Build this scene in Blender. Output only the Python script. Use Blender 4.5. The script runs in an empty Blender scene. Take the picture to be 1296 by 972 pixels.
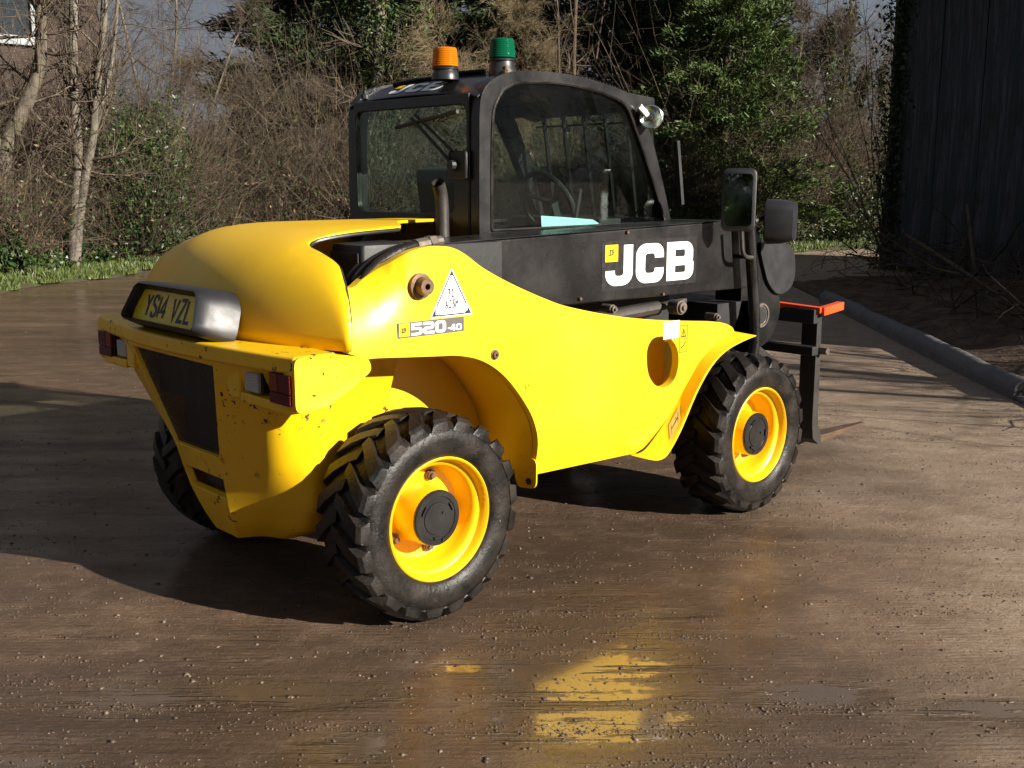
import bpy, bmesh, math, random
import numpy as np
from mathutils import Vector, Matrix, Euler
from mathutils.geometry import tessellate_polygon
R = math.radians
scene = bpy.context.scene
col = scene.collection
rng = np.random.default_rng(7)
random.seed(7)

# ------------------------------------------------------------------ camera, sky, sun, exposure
cd = bpy.data.cameras.new('camera'); cam = bpy.data.objects.new('camera', cd); col.objects.link(cam)
cd.sensor_width = 36.0; cd.lens = 38.51; cd.clip_start = 0.05; cd.clip_end = 3000
cam.location = (-2.315, -3.628, 1.539)
cam.rotation_euler = (R(90 - 10.53), 0, R(47.30 - 90))
scene.camera = cam
SUN_AZ, SUN_EL = 17.0, 22.0            # azimuth from -Y towards +X
to_sun = Vector((math.sin(R(SUN_AZ)) * math.cos(R(SUN_EL)), -math.cos(R(SUN_AZ)) * math.cos(R(SUN_EL)), math.sin(R(SUN_EL))))
world = bpy.data.worlds.new('World'); scene.world = world; world.use_nodes = True
wn, wl = world.node_tree.nodes, world.node_tree.links
wn.clear()
sky = wn.new('ShaderNodeTexSky'); sky.sky_type = 'NISHITA'; sky.sun_disc = False
sky.sun_elevation = R(SUN_EL); sky.sun_rotation = math.atan2(to_sun.x, to_sun.y)
sky.air_density = 1.0; sky.dust_density = 1.0; sky.ozone_density = 1.5
wb = wn.new('ShaderNodeBackground'); wb.inputs['Strength'].default_value = 0.045
wo = wn.new('ShaderNodeOutputWorld')
tc = wn.new('ShaderNodeTexCoord'); mp = wn.new('ShaderNodeMapping'); mp.inputs['Scale'].default_value = (1, 1, 3)
nz = wn.new('ShaderNodeTexNoise'); nz.inputs['Scale'].default_value = 1.6; nz.inputs['Detail'].default_value = 6
cr = wn.new('ShaderNodeValToRGB'); cr.color_ramp.elements[0].position = .30; cr.color_ramp.elements[1].position = .66
cr.color_ramp.elements[0].color = (.75,.75,.75,1); cr.color_ramp.elements[1].color = (1,1,1,1)
mx = wn.new('ShaderNodeMix'); mx.data_type = 'RGBA'
mx.inputs['B'].default_value = (1.75, 1.86, 2.18, 1)      # the grey-violet storm cloud
wl.new(tc.outputs['Generated'], mp.inputs['Vector']); wl.new(mp.outputs[0], nz.inputs['Vector']); wl.new(nz.outputs['Fac'], cr.inputs[0])
wl.new(cr.outputs[0], mx.inputs['Factor']); wl.new(sky.outputs[0], mx.inputs['A']); wl.new(mx.outputs['Result'], wb.inputs['Color'])
wl.new(wb.outputs[0], wo.inputs['Surface'])
sd = bpy.data.lights.new('sun', 'SUN'); sun = bpy.data.objects.new('sun', sd); col.objects.link(sun)
sd.energy = 5.0; sd.angle = R(0.5); sd.color = (1.0, .93, .82)
sun.rotation_euler = (-to_sun).to_track_quat('-Z', 'Y').to_euler(); sun.location = to_sun * 60
scene.view_settings.view_transform = 'Standard'; scene.view_settings.look = 'None'
scene.view_settings.exposure = 1.2; scene.view_settings.gamma = 1.0
scene.cycles.use_adaptive_sampling = True; scene.cycles.adaptive_threshold = .02
scene.cycles.max_bounces = 6; scene.cycles.transparent_max_bounces = 12
scene.cycles.use_denoising = True
scene.cycles.caustics_reflective = False; scene.cycles.caustics_refractive = False

# ------------------------------------------------------------------ helpers: objects
def link(o, parent=None):
    col.objects.link(o)
    if parent is not None: o.parent = parent
    return o
def tag(o, label=None, cat=None, group=None, kind=None):
    if label: o['label'] = label
    if cat: o['category'] = cat
    if group: o['group'] = group
    if kind: o['kind'] = kind
    return o
def thing(name, label, cat, loc=(0, 0, 0), rz=0, group=None):
    o = bpy.data.objects.new(name, None); o.location = loc; o.rotation_euler = (0, 0, rz); o.empty_display_size = .2
    return tag(link(o), label, cat, group)
def obj(name, me, parent=None, loc=None, rot=None):
    o = bpy.data.objects.new(name, me)
    if name in ('branches', 'crown', 'leaves', 'ivy', 'stems'): o['kind'] = 'stuff'
    if loc: o.location = loc
    if rot: o.rotation_euler = rot
    return link(o, parent)
def mats(me, m):
    for k in (m if isinstance(m, (list, tuple)) else [m]): me.materials.append(k)
def finish(me, m, smooth=30):
    mats(me, m)
    if smooth:
        me.shade_smooth(); me.set_sharp_from_angle(angle=R(smooth))
    me.update(); return me
def bevel(o, w, seg=2, ang=35):
    b = o.modifiers.new('bevel', 'BEVEL'); b.width = w; b.segments = seg; b.limit_method = 'ANGLE'; b.angle_limit = R(ang); b.harden_normals = True
    return o

class MB:
    """collects shapes and links them as one mesh"""
    def __init__(s): s.v = []; s.f = []; s.mi = []; s.cur = 0
    def add(s, vs, fs):
        n = len(s.v); s.v += [tuple(map(float, q)) for q in vs]
        for f in fs: s.f.append(tuple(n + i for i in f)); s.mi.append(s.cur)
        return s
    def box(s, a, b, rot=None, piv=None):
        (x0, y0, z0), (x1, y1, z1) = a, b
        vs = [(x0,y0,z0),(x1,y0,z0),(x1,y1,z0),(x0,y1,z0),(x0,y0,z1),(x1,y0,z1),(x1,y1,z1),(x0,y1,z1)]
        if rot:
            m = Euler(rot).to_matrix(); c = Vector(piv) if piv else Vector(((x0+x1)/2, (y0+y1)/2, (z0+z1)/2))
            vs = [tuple(m @ (Vector(q) - c) + c) for q in vs]
        return s.add(vs, [(0,3,2,1),(4,5,6,7),(0,1,5,4),(1,2,6,5),(2,3,7,6),(3,0,4,7)])
    def prism(s, pts, fn, holes=(), back=None):
        """cap polygon with holes at fn(p, 0) and fn(p, 1)"""
        loops = [list(pts)] + [list(h) for h in holes]
        flat = [q for l in loops for q in l]
        tris = tessellate_polygon([[Vector((q[0], q[1], 0)) for q in l] for l in loops])
        n = len(flat)
        vs = [fn(q, 0) for q in flat] + [fn(q, 1) for q in flat]
        fs = [tuple(t) for t in tris] + [tuple(n + i for i in reversed(t)) for t in tris]
        o = 0
        for l in loops:
            k = len(l)
            for i in range(k): j = (i + 1) % k; fs.append((o+i, o+j, n+o+j, n+o+i))
            o += k
        return s.add(vs, fs)
    def tube(s, path, r, n=8, caps=True):
        P = [Vector(q) for q in path]; m = len(P)
        rr = r if isinstance(r, (list, tuple)) else [r] * m
        vs = []; up = None
        for i in range(m):
            t = (P[min(i+1, m-1)] - P[max(i-1, 0)]).normalized()
            if up is None: up = Vector((0,0,1)) if abs(t.z) < .9 else Vector((1,0,0))
            a = t.cross(up)
            if a.length < 1e-4: a = t.cross(Vector((.3,1,.2)))
            a.normalize(); b = a.cross(t); up = b
            for k in range(n):
                w = 2*math.pi*k/n; vs.append(tuple(P[i] + (a*math.cos(w) + b*math.sin(w)) * rr[i]))
        fs = [(i*n+k, i*n+(k+1)%n, (i+1)*n+(k+1)%n, (i+1)*n+k) for i in range(m-1) for k in range(n)]
        if caps: fs += [tuple(reversed(range(n))), tuple(range((m-1)*n, m*n))]
        return s.add(vs, fs)
    def lathe(s, prof, n=32, fn=None, closed=False):
        """prof: (r, h); fn maps (r*cos, r*sin, h) to a point"""
        fn = fn or (lambda a, b, h: (a, b, h))
        vs = []
        for r, h in prof:
            for k in range(n):
                w = 2*math.pi*k/n; vs.append(fn(r*math.cos(w), r*math.sin(w), h))
        m = len(prof)
        fs = [(i*n+k, i*n+(k+1)%n, (i+1)*n+(k+1)%n, (i+1)*n+k) for i in range(m-1) for k in range(n)]
        return s.add(vs, fs)
    def grid(s, rows, close=False):
        nr, nc = len(rows), len(rows[0]); vs = [q for r in rows for q in r]
        fs = [(i*nc+j, i*nc+(j+1)%nc, (i+1)*nc+(j+1)%nc, (i+1)*nc+j) for i in range(nr-1) for j in range(nc if close else nc-1)]
        return s.add(vs, fs)
    def mesh(s, name, m, smooth=30, fix=True):
        me = bpy.data.meshes.new(name); me.from_pydata(s.v, [], s.f)
        if any(s.mi): me.polygons.foreach_set('material_index', s.mi)
        if fix:
            bm = bmesh.new(); bm.from_mesh(me); bmesh.ops.remove_doubles(bm, verts=bm.verts, dist=1e-5)
            bmesh.ops.recalc_face_normals(bm, faces=bm.faces); bm.to_mesh(me); bm.free()
        return finish(me, m, smooth)
    def build(s, name, m, parent=None, smooth=30, bev=0, seg=2, **k):
        o = obj(name, s.mesh(name, m, smooth), parent, **k)
        if bev: bevel(o, bev, seg)
        return o
def np_mesh(name, V, F, m, smooth=False, mi=None):
    """fast mesh from numpy arrays; F is (n,3) or (n,4)"""
    me = bpy.data.meshes.new(name); k = F.shape[1]
    me.vertices.add(len(V)); me.vertices.foreach_set('co', np.ascontiguousarray(V, dtype=np.float32).ravel())
    me.loops.add(F.size); me.loops.foreach_set('vertex_index', np.ascontiguousarray(F, dtype=np.int32).ravel())
    me.polygons.add(len(F)); me.polygons.foreach_set('loop_start', np.arange(0, F.size, k, dtype=np.int32))
    mats(me, m)
    if mi is not None: me.polygons.foreach_set('material_index', np.asarray(mi, dtype=np.int32))
    me.update(calc_edges=True)
    if smooth: me.shade_smooth()
    return me
def arc(cx, cy, r, a0, a1, n=8, ry=None):
    ry = r if ry is None else ry
    return [(cx + r*math.cos(R(a0+(a1-a0)*i/n)), cy + ry*math.sin(R(a0+(a1-a0)*i/n))) for i in range(n+1)]
def ell(cx, cy, rx, ry, n=24): return [(cx + rx*math.cos(2*math.pi*i/n), cy + ry*math.sin(2*math.pi*i/n)) for i in range(n)]
def smooth_poly(pts, n=4, closed=False):
    """Catmull-Rom through the points"""
    P = [np.array(q, float) for q in pts]; m = len(P); out = []
    for i in range(m if closed else m-1):
        g = (lambda k: P[k % m]) if closed else (lambda k: P[max(0, min(m-1, k))])
        a, b, c_, d = g(i-1), g(i), g(i+1), g(i+2)
        for k in range(n):
            t = k/n
            out.append(tuple(.5*((2*b)+(c_-a)*t+(2*a-5*b+4*c_-d)*t*t+(-a+3*b-3*c_+d)*t**3)))
    if not closed: out.append(tuple(P[-1]))
    return out
def fillet(pts, r, n=4):
    out = []; m = len(pts)
    for i in range(m):
        p, a, b = Vector(pts[i]), Vector(pts[i-1]), Vector(pts[(i+1) % m])
        u, v = (a-p), (b-p); rr = min(r, u.length*.45, v.length*.45); u.normalize(); v.normalize()
        q0, q1 = p+u*rr, p+v*rr
        for k in range(n+1):
            t = k/n; out.append(tuple(q0*(1-t)**2 + p*2*t*(1-t) + q1*t*t))
    return out

# ------------------------------------------------------------------ helpers: materials
class NT:
    def __init__(s, name):
        s.m = bpy.data.materials.new(name); s.m.use_nodes = True; s.t = s.m.node_tree; s.t.nodes.clear()
        s.out = s.n('ShaderNodeOutputMaterial'); s.co = None
    def n(s, typ, **kw):
        x = s.t.nodes.new(typ)
        for k, v in kw.items(): setattr(x, k, v)
        return x
    def l(s, a, b): s.t.links.new(a, b)
    def set(s, sock, v):
        if hasattr(v, 'is_linked') or isinstance(v, bpy.types.NodeSocket): s.l(v, sock)
        else:
            if isinstance(v, (tuple, list)) and len(v) == 3 and sock.type == 'RGBA': v = (*v, 1)
            sock.default_value = v
    def coord(s, scale=(1,1,1), rot=(0,0,0), world=False):
        if world: src = s.n('ShaderNodeNewGeometry').outputs['Position']
        else: src = s.n('ShaderNodeTexCoord').outputs['Object']
        mp = s.n('ShaderNodeMapping'); mp.inputs['Scale'].default_value = scale; mp.inputs['Rotation'].default_value = rot
        s.l(src, mp.inputs[0]); return mp.outputs[0]
    def noise(s, co, scale, detail=4, rough=.5, out='Fac'):
        x = s.n('ShaderNodeTexNoise'); s.l(co, x.inputs['Vector'])
        x.inputs['Scale'].default_value = scale; x.inputs['Detail'].default_value = detail; x.inputs['Roughness'].default_value = rough
        return x.outputs[out]
    def vor(s, co, scale, out='Distance', feat='F1'):
        x = s.n('ShaderNodeTexVoronoi', feature=feat); s.l(co, x.inputs['Vector']); x.inputs['Scale'].default_value = scale
        return x.outputs[out]
    def ramp(s, f, lo, hi, a=0., b=1.):
        x = s.n('ShaderNodeMapRange'); s.l(f, x.inputs[0]); x.inputs[1].default_value = lo; x.inputs[2].default_value = hi
        x.inputs[3].default_value = a; x.inputs[4].default_value = b; return x.outputs[0]
    def math(s, op, a, b=0.):
        x = s.n('ShaderNodeMath', operation=op); s.set(x.inputs[0], a); s.set(x.inputs[1], b); return x.outputs[0]
    def mix(s, f, a, b):
        x = s.n('ShaderNodeMix', data_type='RGBA'); s.set(x.inputs['Factor'], f); s.set(x.inputs['A'], a); s.set(x.inputs['B'], b); return x.outputs['Result']
    def bump(s, h, dist=.01, strength=1., prev=None):
        x = s.n('ShaderNodeBump'); s.l(h, x.inputs['Height']); x.inputs['Distance'].default_value = dist; x.inputs['Strength'].default_value = strength
        if prev is not None: s.l(prev, x.inputs['Normal'])
        return x.outputs[0]
    def bsdf(s, color, rough=.5, metal=0., normal=None, spec=.5, **kw):
        x = s.n('ShaderNodeBsdfPrincipled')
        s.set(x.inputs['Base Color'], color); s.set(x.inputs['Roughness'], rough); s.set(x.inputs['Metallic'], metal)
        s.set(x.inputs['Specular IOR Level'], spec)
        if normal is not None: s.l(normal, x.inputs['Normal'])
        for k, v in kw.items(): s.set(x.inputs[k], v)
        s.l(x.outputs[0], s.out.inputs['Surface']); s.b = x; return s.m
def simple(name, color, rough=.5, metal=0., spec=.5, bumps=None, var=.25, vs=6., **kw):
    t = NT(name); co = t.coord(); nz_ = t.noise(co, vs, 5, .6)
    c = t.mix(nz_, tuple(q*(1-var) for q in color), tuple(q*(1+var) for q in color))
    nrm = t.bump(t.noise(co, bumps[0], 4), bumps[1]) if bumps else None
    r_ = t.ramp(t.noise(co, vs*2.3, 4), .3, .7, max(0, rough-.08), min(1, rough+.08))
    return t.bsdf(c, r_, metal, nrm, spec, **kw)
def droplets(t, co, scale, thr, prob=.5):
    """round water drops standing proud of a wet surface, as height"""
    d = t.vor(co, scale); k = t.vor(co, scale, 'Color')
    s_ = t.n('ShaderNodeSeparateColor'); t.l(k, s_.inputs[0])
    on = t.math('GREATER_THAN', s_.outputs[0], 1-prob)
    h = t.ramp(d, 0., thr, 1., 0.)
    return t.math('MULTIPLY', h, on)
def yellow(name, chips=0., grime=.15):
    t = NT(name); co = t.coord(); base = (.80, .495, .004)
    n1 = t.noise(co, 2.2, 5, .6); n2 = t.noise(co, 30, 5, .65)
    c = t.mix(t.ramp(n1, .3, .7), base, (.77, .455, .004))
    dirt = t.math('MULTIPLY', t.ramp(n1, .5, .8), t.ramp(n2, .4, .75))
    c = t.mix(t.math('MULTIPLY', dirt, grime*2), c, (.13, .075, .03))
    rough = t.ramp(n1, .3, .7, .34, .48)
    n0 = t.ramp(t.noise(co, 60, 2), .3, .7)
    if chips:
        cn = t.noise(co, 34, 5, .6); cb = t.noise(co, 3.1, 3)
        m = t.math('MULTIPLY', t.ramp(cn, .615, .63), t.ramp(cb, .50, .56))
        c = t.mix(m, c, t.mix(t.noise(co, 90, 3), (.02, .010, .008), (.10, .035, .014)))
        rough = t.math('ADD', rough, t.math('MULTIPLY', m, .5))
        nrm = t.bump(t.math('SUBTRACT', 1., m), .002)
    else: nrm = t.bump(n1, .001)
    return t.bsdf(c, rough, 0, nrm, .5, **{'Coat Weight': .18, 'Coat Roughness': .26})
def black_paint(name, base=(.0065, .0065, .007), rough=.30, wet=1., dust=.16):
    t = NT(name); co = t.coord()
    n1 = t.noise(co, 5, 5, .6); n2 = t.noise(co, 45, 4, .7)
    c = t.mix(t.math('MULTIPLY', t.ramp(n1, .35, .75), dust), base, (.06, .05, .042))
    drops = droplets(t, co, 130, .28, .05)
    nrm = t.bump(drops, .004*wet, 1., t.bump(n2, .0006))
    r_ = t.ramp(n1, .3, .7, rough-.1, rough+.12)
    r_ = t.math('SUBTRACT', r_, t.math('MULTIPLY', t.math('GREATER_THAN', drops, .05), .3*wet))
    return t.bsdf(c, r_, 0, nrm, .5)
def rubber(name):
    t = NT(name); co = t.coord(); n1 = t.noise(co, 9, 6, .65); n2 = t.noise(co, 55, 4, .7)
    c = t.mix(t.ramp(n1, .38, .72), (.006, .0056, .0052), (.026, .020, .016))
    drops = droplets(t, co, 150, .30, .10)
    nrm = t.bump(drops, .003, 1., t.bump(n2, .0025))
    r_ = t.ramp(n1, .35, .7, .30, .58)
    r_ = t.math('SUBTRACT', r_, t.math('MULTIPLY', t.math('GREATER_THAN', drops, .05), .22))
    return t.bsdf(c, r_, 0, nrm, .26)
def glass(name, tint=(.80, .87, .84), refl=1.):
    t = NT(name); fr = t.n('ShaderNodeFresnel'); bf = t.n('ShaderNodeNewGeometry').outputs['Backfacing']; t.l(t.ramp(bf, 0, 1, 1.5, 1/1.5), fr.inputs[0])
    co = t.coord(); dr = droplets(t, co, 60, .20, .10); nrm = t.bump(dr, .004)
    tr = t.n('ShaderNodeBsdfTransparent'); tr.inputs[0].default_value = (*tint, 1)
    gl = t.n('ShaderNodeBsdfGlossy'); gl.inputs['Roughness'].default_value = .01; t.l(nrm, gl.inputs['Normal'])
    df = t.n('ShaderNodeBsdfDiffuse'); df.inputs[0].default_value = (.45, .45, .42, 1)
    mx_ = t.n('ShaderNodeMixShader'); t.l(t.math('MULTIPLY', fr.outputs[0], refl), mx_.inputs[0]); t.l(tr.outputs[0], mx_.inputs[1]); t.l(gl.outputs[0], mx_.inputs[2])
    film = t.math('MULTIPLY', t.ramp(t.noise(co, 3, 5, .7), .4, .8), .006)
    m2 = t.n('ShaderNodeMixShader'); t.l(film, m2.inputs[0]); t.l(mx_.outputs[0], m2.inputs[1]); t.l(df.outputs[0], m2.inputs[2])
    t.l(m2.outputs[0], t.out.inputs['Surface']); return t.m
def lens(name, color, trans=.5, rough=.08):
    t = NT(name); co = t.coord(); w = t.n('ShaderNodeTexWave', bands_direction='Z'); t.l(co, w.inputs[0]); w.inputs['Scale'].default_value = 42
    return t.bsdf(color, rough, 0, t.bump(w.outputs['Fac'], .0012), .5, **{'Transmission Weight': trans, 'IOR': 1.2, 'Subsurface Weight': 0})
def flat(name, color, rough=.5): return simple(name, color, rough, var=.05, vs=20)

M = {}
M['yellow'] = yellow('yellow_paint', 0, .10)
M['yellow_chip'] = yellow('chipped_yellow_paint', 1., .22)
M['black'] = black_paint('black_paint')
M['cab_black'] = black_paint('cab_black_plastic', (.0075, .0075, .0085), .30, .6, .10)
M['matt_black'] = simple('matt_black', (.010, .010, .011), .55, bumps=(40, .001))
M['plastic'] = simple('grey_black_plastic', (.015, .015, .018), .44, bumps=(120, .00015))
M['rubber'] = rubber('wet_tyre_rubber')
M['rust'] = simple('rusty_steel', (.095, .045, .022), .75, .2, bumps=(60, .002), var=.5, vs=20)
M['steel'] = simple('worn_steel', (.20, .17, .145), .42, .7, bumps=(50, .001), var=.4, vs=18)
M['dark_steel'] = simple('dark_worn_steel', (.045, .040, .037), .48, .4, bumps=(40, .001), var=.55, vs=9)
M['fork'] = simple('worn_fork_steel', (.085, .050, .030), .6, .2, bumps=(40, .001), var=.6, vs=7)
M['chrome'] = simple('bright_metal', (.62, .61, .58), .2, .95, var=.1)
M['glass'] = glass('cab_glass')
M['glass'] = glass('cab_side_glass', (.80,.87,.84), .6)
M['screen_glass'] = glass('screen_glass', (.82,.88,.85), .25)
M['mirror'] = simple('mirror_glass', (.50, .58, .55), .03, 1., var=.03)
M['amber'] = lens('amber_lens', (.62, .17, .004), .30)
M['green'] = lens('green_lens', (.003, .105, .050), .30)
M['red_lens'] = lens('red_lens', (.10, .007, .006), .05, .12)
M['orange_lens'] = lens('orange_lens', (.19, .040, .006), .05, .12)
M['clear_lens'] = lens('clear_lens', (.55, .56, .58), .25, .2)
M['white'] = flat('white_vinyl', (.80, .80, .80), .4)
M['ink'] = flat('black_print', (.015, .014, .014), .45)
M['decal_black'] = flat('black_vinyl', (.016, .015, .016), .35)
M['decal_grey'] = flat('grey_print', (.10, .09, .085), .4)
M['decal_yellow'] = flat('yellow_vinyl', (.80, .52, .005), .4)
M['plate_yellow'] = flat('number_plate_yellow', (.78, .56, .02), .35)
M['label_tan'] = flat('pale_label', (.52, .40, .12), .5)
M['paper'] = flat('pale_cyan_card', (.42, .80, .78), .6)
M['orange_paint'] = simple('orange_red_paint', (.72, .075, .012), .35, var=.1)
M['seat'] = simple('black_seat_fabric', (.018, .018, .020), .8, bumps=(200, .001))
M['bolt_rust'] = simple('rusty_bolt', (.135, .085, .055), .5, .6, bumps=(90, .001), var=.4, vs=30)

# ------------------------------------------------------------------ lettering (flat outlines, laid on a plane)
def ribbon(path, w, closed=False):
    """outline of a constant-width stroke along a polyline, mitred"""
    P = [np.array(q, float) for q in path]; m = len(P); L, Rr = [], []
    for i in range(m):
        if closed: a, b = P[i-1], P[(i+1) % m]
        else: a, b = P[max(i-1, 0)], P[min(i+1, m-1)]
        d0 = P[i]-a if np.any(P[i] != a) else b-P[i]; d1 = b-P[i] if np.any(b != P[i]) else d0
        d0 = d0/np.linalg.norm(d0); d1 = d1/np.linalg.norm(d1)
        n0 = np.array([-d0[1], d0[0]]); n1 = np.array([-d1[1], d1[0]]); nn = n0+n1; nn /= np.linalg.norm(nn)
        k = w/2/max(.5, float(nn @ n0)); L.append(tuple(P[i]+nn*k)); Rr.append(tuple(P[i]-nn*k))
    return (L, Rr) if closed else L + Rr[::-1]
def rrect(x0, y0, x1, y1, r, n=5):
    return arc(x1-r, y1-r, r, 0, 90, n) + arc(x0+r, y1-r, r, 90, 180, n) + arc(x0+r, y0+r, r, 180, 270, n) + arc(x1-r, y0+r, r, 270, 360, n)
def gl_J(w=.8, s=.27):
    return [([(w-s,1),(w,1)] + arc(w-.3,.3,.3,0,-90,6) + arc(.3,.3,.3,270,180,6) + [(0,.38),(s,.38)] + arc(s+.08,.26+.06,.08,180,270,3) + arc(w-s-.08,.26+.06,.08,270,360,3), [])], w
def gl_C(w=.86, s=.28, g=.26):
    o = [(w,.63)] + arc(w-.26,.74,.26,0,90,6) + arc(.3,.7,.3,90,180,6) + arc(.3,.3,.3,180,270,6) + arc(w-.26,.26,.26,270,360,6) + [(w,.37),(w-s,.37)]
    i = arc(w-s-.08,.33,.08,0,-90,3) + arc(s+.08,.33,.08,270,180,3) + arc(s+.08,.67,.08,180,90,3) + arc(w-s-.08,.67,.08,90,0,3) + [(w-s,.63)]
    return [(o+i, [])], w
def gl_B(w=.88, s=.27):
    o = [(0,0)] + arc(w-.25,.25,.25,270,360,6) + arc(w-.09,.43,.09,0,50,3) + arc(w-.11,.58,.09,-50,0,3) + arc(w-.27,.75,.25,0,90,6) + [(0,1)]
    return [(o, [rrect(s,.20,w-s,.385,.03,2)[::-1], rrect(s,.615,w-s-.02,.80,.03,2)[::-1]])], w
def gl_path(pts, s, w, r=.14): return [(ribbon(path_round(pts, r), s), [])], w
def path_round(pts, r):
    out = [pts[0]]
    for i in range(1, len(pts)-1):
        p, a, b = Vector(pts[i]), Vector(pts[i-1]), Vector(pts[i+1]); u, v = a-p, b-p; rr = min(r, u.length*.48, v.length*.48)
        u.normalize(); v.normalize(); q0, q1 = p+u*rr, p+v*rr
        for k in range(5): t = k/4; out.append(tuple(q0*(1-t)**2+p*2*t*(1-t)+q1*t*t))
    return out + [pts[-1]]
def glyph(ch):
    s = .23; a, b = s/2, 1-s/2
    if ch == 'J': return gl_J()
    if ch == 'C': return gl_C()
    if ch == 'B': return gl_B()
    if ch == '5': return [([(0,.46),(0,1),(.86,1),(.86,.80),(.24,.80),(.24,.65),(.62,.65)]+arc(.62,.37,.28,90,0,4)+arc(.62,.28,.28,0,-90,4)+[(.0,0),(0,.20),(.55,.20)]+arc(.56,.28,.08,-90,0,2)+arc(.56,.38,.08,0,90,2)+[(.24,.46)], [])], .9
    if ch == '2': return gl_path([(0,b),(.77,b),(.77,.5),(a,.5),(a,a),(.9,a)], s, .9)
    if ch == '0': return [(rrect(0,0,.9,1,.3), [rrect(.26,.22,.64,.78,.1)[::-1]])], .9
    if ch == '-': return [([(0,.36),(.32,.36),(.32,.58),(0,.58)], [])], .32
    if ch == '4': return [([(.5,0),(.74,0),(.74,.2),(.9,.2),(.9,.4),(.74,.4),(.74,1),(.42,1),(0,.42),(0,.2),(.5,.2)], [[(.5,.4),(.5,.72),(.24,.4)]])], .9
TH = {  # thin technical strokes (unit height)
    '7': [[(0,1),(.5,1)],[(.48,1),(.2,0)]], '1': [[(.08,.85),(.28,1),(.28,0)],[(.05,0),(.5,0)]], 'A': [[(0,0),(.27,1),(.54,0)],[(.1,.36),(.44,.36)]],
    'J': [[(.14,1),(.46,1),(.46,.16),(.34,0),(.12,0),(0,.16)]], '3': [[(0,1),(.48,1),(.2,.58),(.42,.52),(.5,.3),(.42,.06),(.22,0),(0,.1)]],
    'M': [[(0,0),(0,1),(.28,.5),(.56,1),(.56,0)]], 'D': [[(0,0),(0,1),(.3,1),(.5,.8),(.5,.2),(.3,0),(0,0)]], 'I': [[(.2,0),(.2,1)]],
    'E': [[(.5,1),(0,1),(0,0),(.5,0)],[(0,.5),(.4,.5)]], 'S': [[(.52,.80),(.44,.97),(.26,1),(.08,.96),(0,.78),(.06,.60),(.26,.52),(.46,.42),(.53,.24),(.45,.05),(.26,0),(.07,.04),(0,.22)]], 'L': [[(0,1),(0,0),(.5,0)]],
    'F': [[(.5,1),(0,1),(0,0)],[(0,.5),(.4,.5)]], 'U': [[(0,1),(0,0),(.5,0),(.5,1)]], 'Y': [[(0,1),(.26,.5),(.52,1)],[(.26,.5),(.26,0)]],
    'V': [[(0,1),(.27,0),(.54,1)]], 'Z': [[(0,1),(.5,1),(0,0),(.52,0)]], '4': [[(.4,0),(.4,1),(0,.3),(.55,.3)]], 'C': [[(.5,.85),(.4,1),(.1,1),(0,.85),(0,.15),(.1,0),(.4,0),(.5,.15)]],
    'B': [[(0,0),(0,1),(.38,1),(.46,.85),(.46,.65),(.36,.52),(.5,.38),(.5,.14),(.4,0),(0,0)],[(0,.52),(.36,.52)]]}
def thin(text, h, s, gap=.2, width=1.):
    """stroke lettering: list of outlines, total width"""
    out = []; x = 0
    for ch in text:
        if ch == ' ': x += .5*h*width; continue
        wmax = 0
        for path in TH[ch]:
            q = [(x + a*h*width, b*h) for a, b in path]; wmax = max(wmax, max(a for a, b in path))
            o = ribbon(q, s)
            if path[0] == path[-1]:
                L, Rr = ribbon(q[:-1], s, True); out.append((L, [Rr]))
            else: out.append((o, []))
        x += (wmax*width + gap)*h
    return out, x - gap*h
def word(text, h, gap=.12, adv=1.):
    out = []; x = 0
    for ch in text:
        shp, w = glyph(ch)
        for o, hs in shp: out.append(([(x+a*h*adv, b*h) for a, b in o], [[(x+a*h*adv, b*h) for a, b in q] for q in hs]))
        x += (w*adv+gap)*h
    return out, x-gap*h
def decal(name, shapes, m, parent, O, U, V, off=.0006, th=.0005, label=None):
    """flat print: outlines on the plane O + u*U + v*V, raised by off along the outward normal (U x V)"""
    O, U, V = Vector(O), Vector(U), Vector(V); N = U.cross(V).normalized(); b = MB()
    for k, (o, hs) in enumerate(shapes):
        zz = off + (k % 3)*.00004
        b.prism(o, lambda q, t, z=zz: tuple(O + U*q[0] + V*q[1] + N*(z + th*t)), hs)
    d = b.build(name, m, parent, smooth=0)
    if label: d['label'] = label
    return d
def rect(x0, y0, x1, y1): return ([(x0,y0),(x1,y0),(x1,y1),(x0,y1)], [])

# ------------------------------------------------------------------ the telehandler
T = thing('telehandler', 'yellow and black compact telehandler parked in the wet yard, seen from its rear corner', 'telehandler')
YS = -.737
def XZ(y): return lambda q, t, y=y: (q[0], y, q[1])
# side plate -----------------------------------------------------------------
top = smooth_poly([(-0.362, 1.202), (-0.342, 1.195), (-0.318, 1.199), (-0.286, 1.22), (-0.242, 1.245), (-0.188, 1.27), (-0.137, 1.295), (-0.087, 1.313), (-0.014, 1.322), (0.064, 1.317), (0.129, 1.292), (0.208, 1.242), (0.305, 1.194), (0.419, 1.146), (0.539, 1.101), (0.633, 1.071), (0.829, 1.027), (1.002, 0.996), (1.203, 0.968), (1.46, 0.942), (1.559, 0.932), (1.628, 0.919), (1.683, 0.898), (1.703, 0.874)], 3)
front = smooth_poly([(1.703, 0.874), (1.637, 0.852), (1.57, 0.831), (1.504, 0.796), (1.45, 0.747), (1.354, 0.644), (1.25, 0.531), (1.148, 0.445), (1.074, 0.42)], 3)
archp = smooth_poly([(0.483, 0.436), (0.49, 0.555), (0.466, 0.649), (0.42, 0.725), (0.347, 0.812), (0.275, 0.873), (0.193, 0.916), (0.098, 0.94), (0.007, 0.948), (-0.118, 0.958), (-0.238, 0.968), (-0.282, 0.969)], 4)
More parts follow.
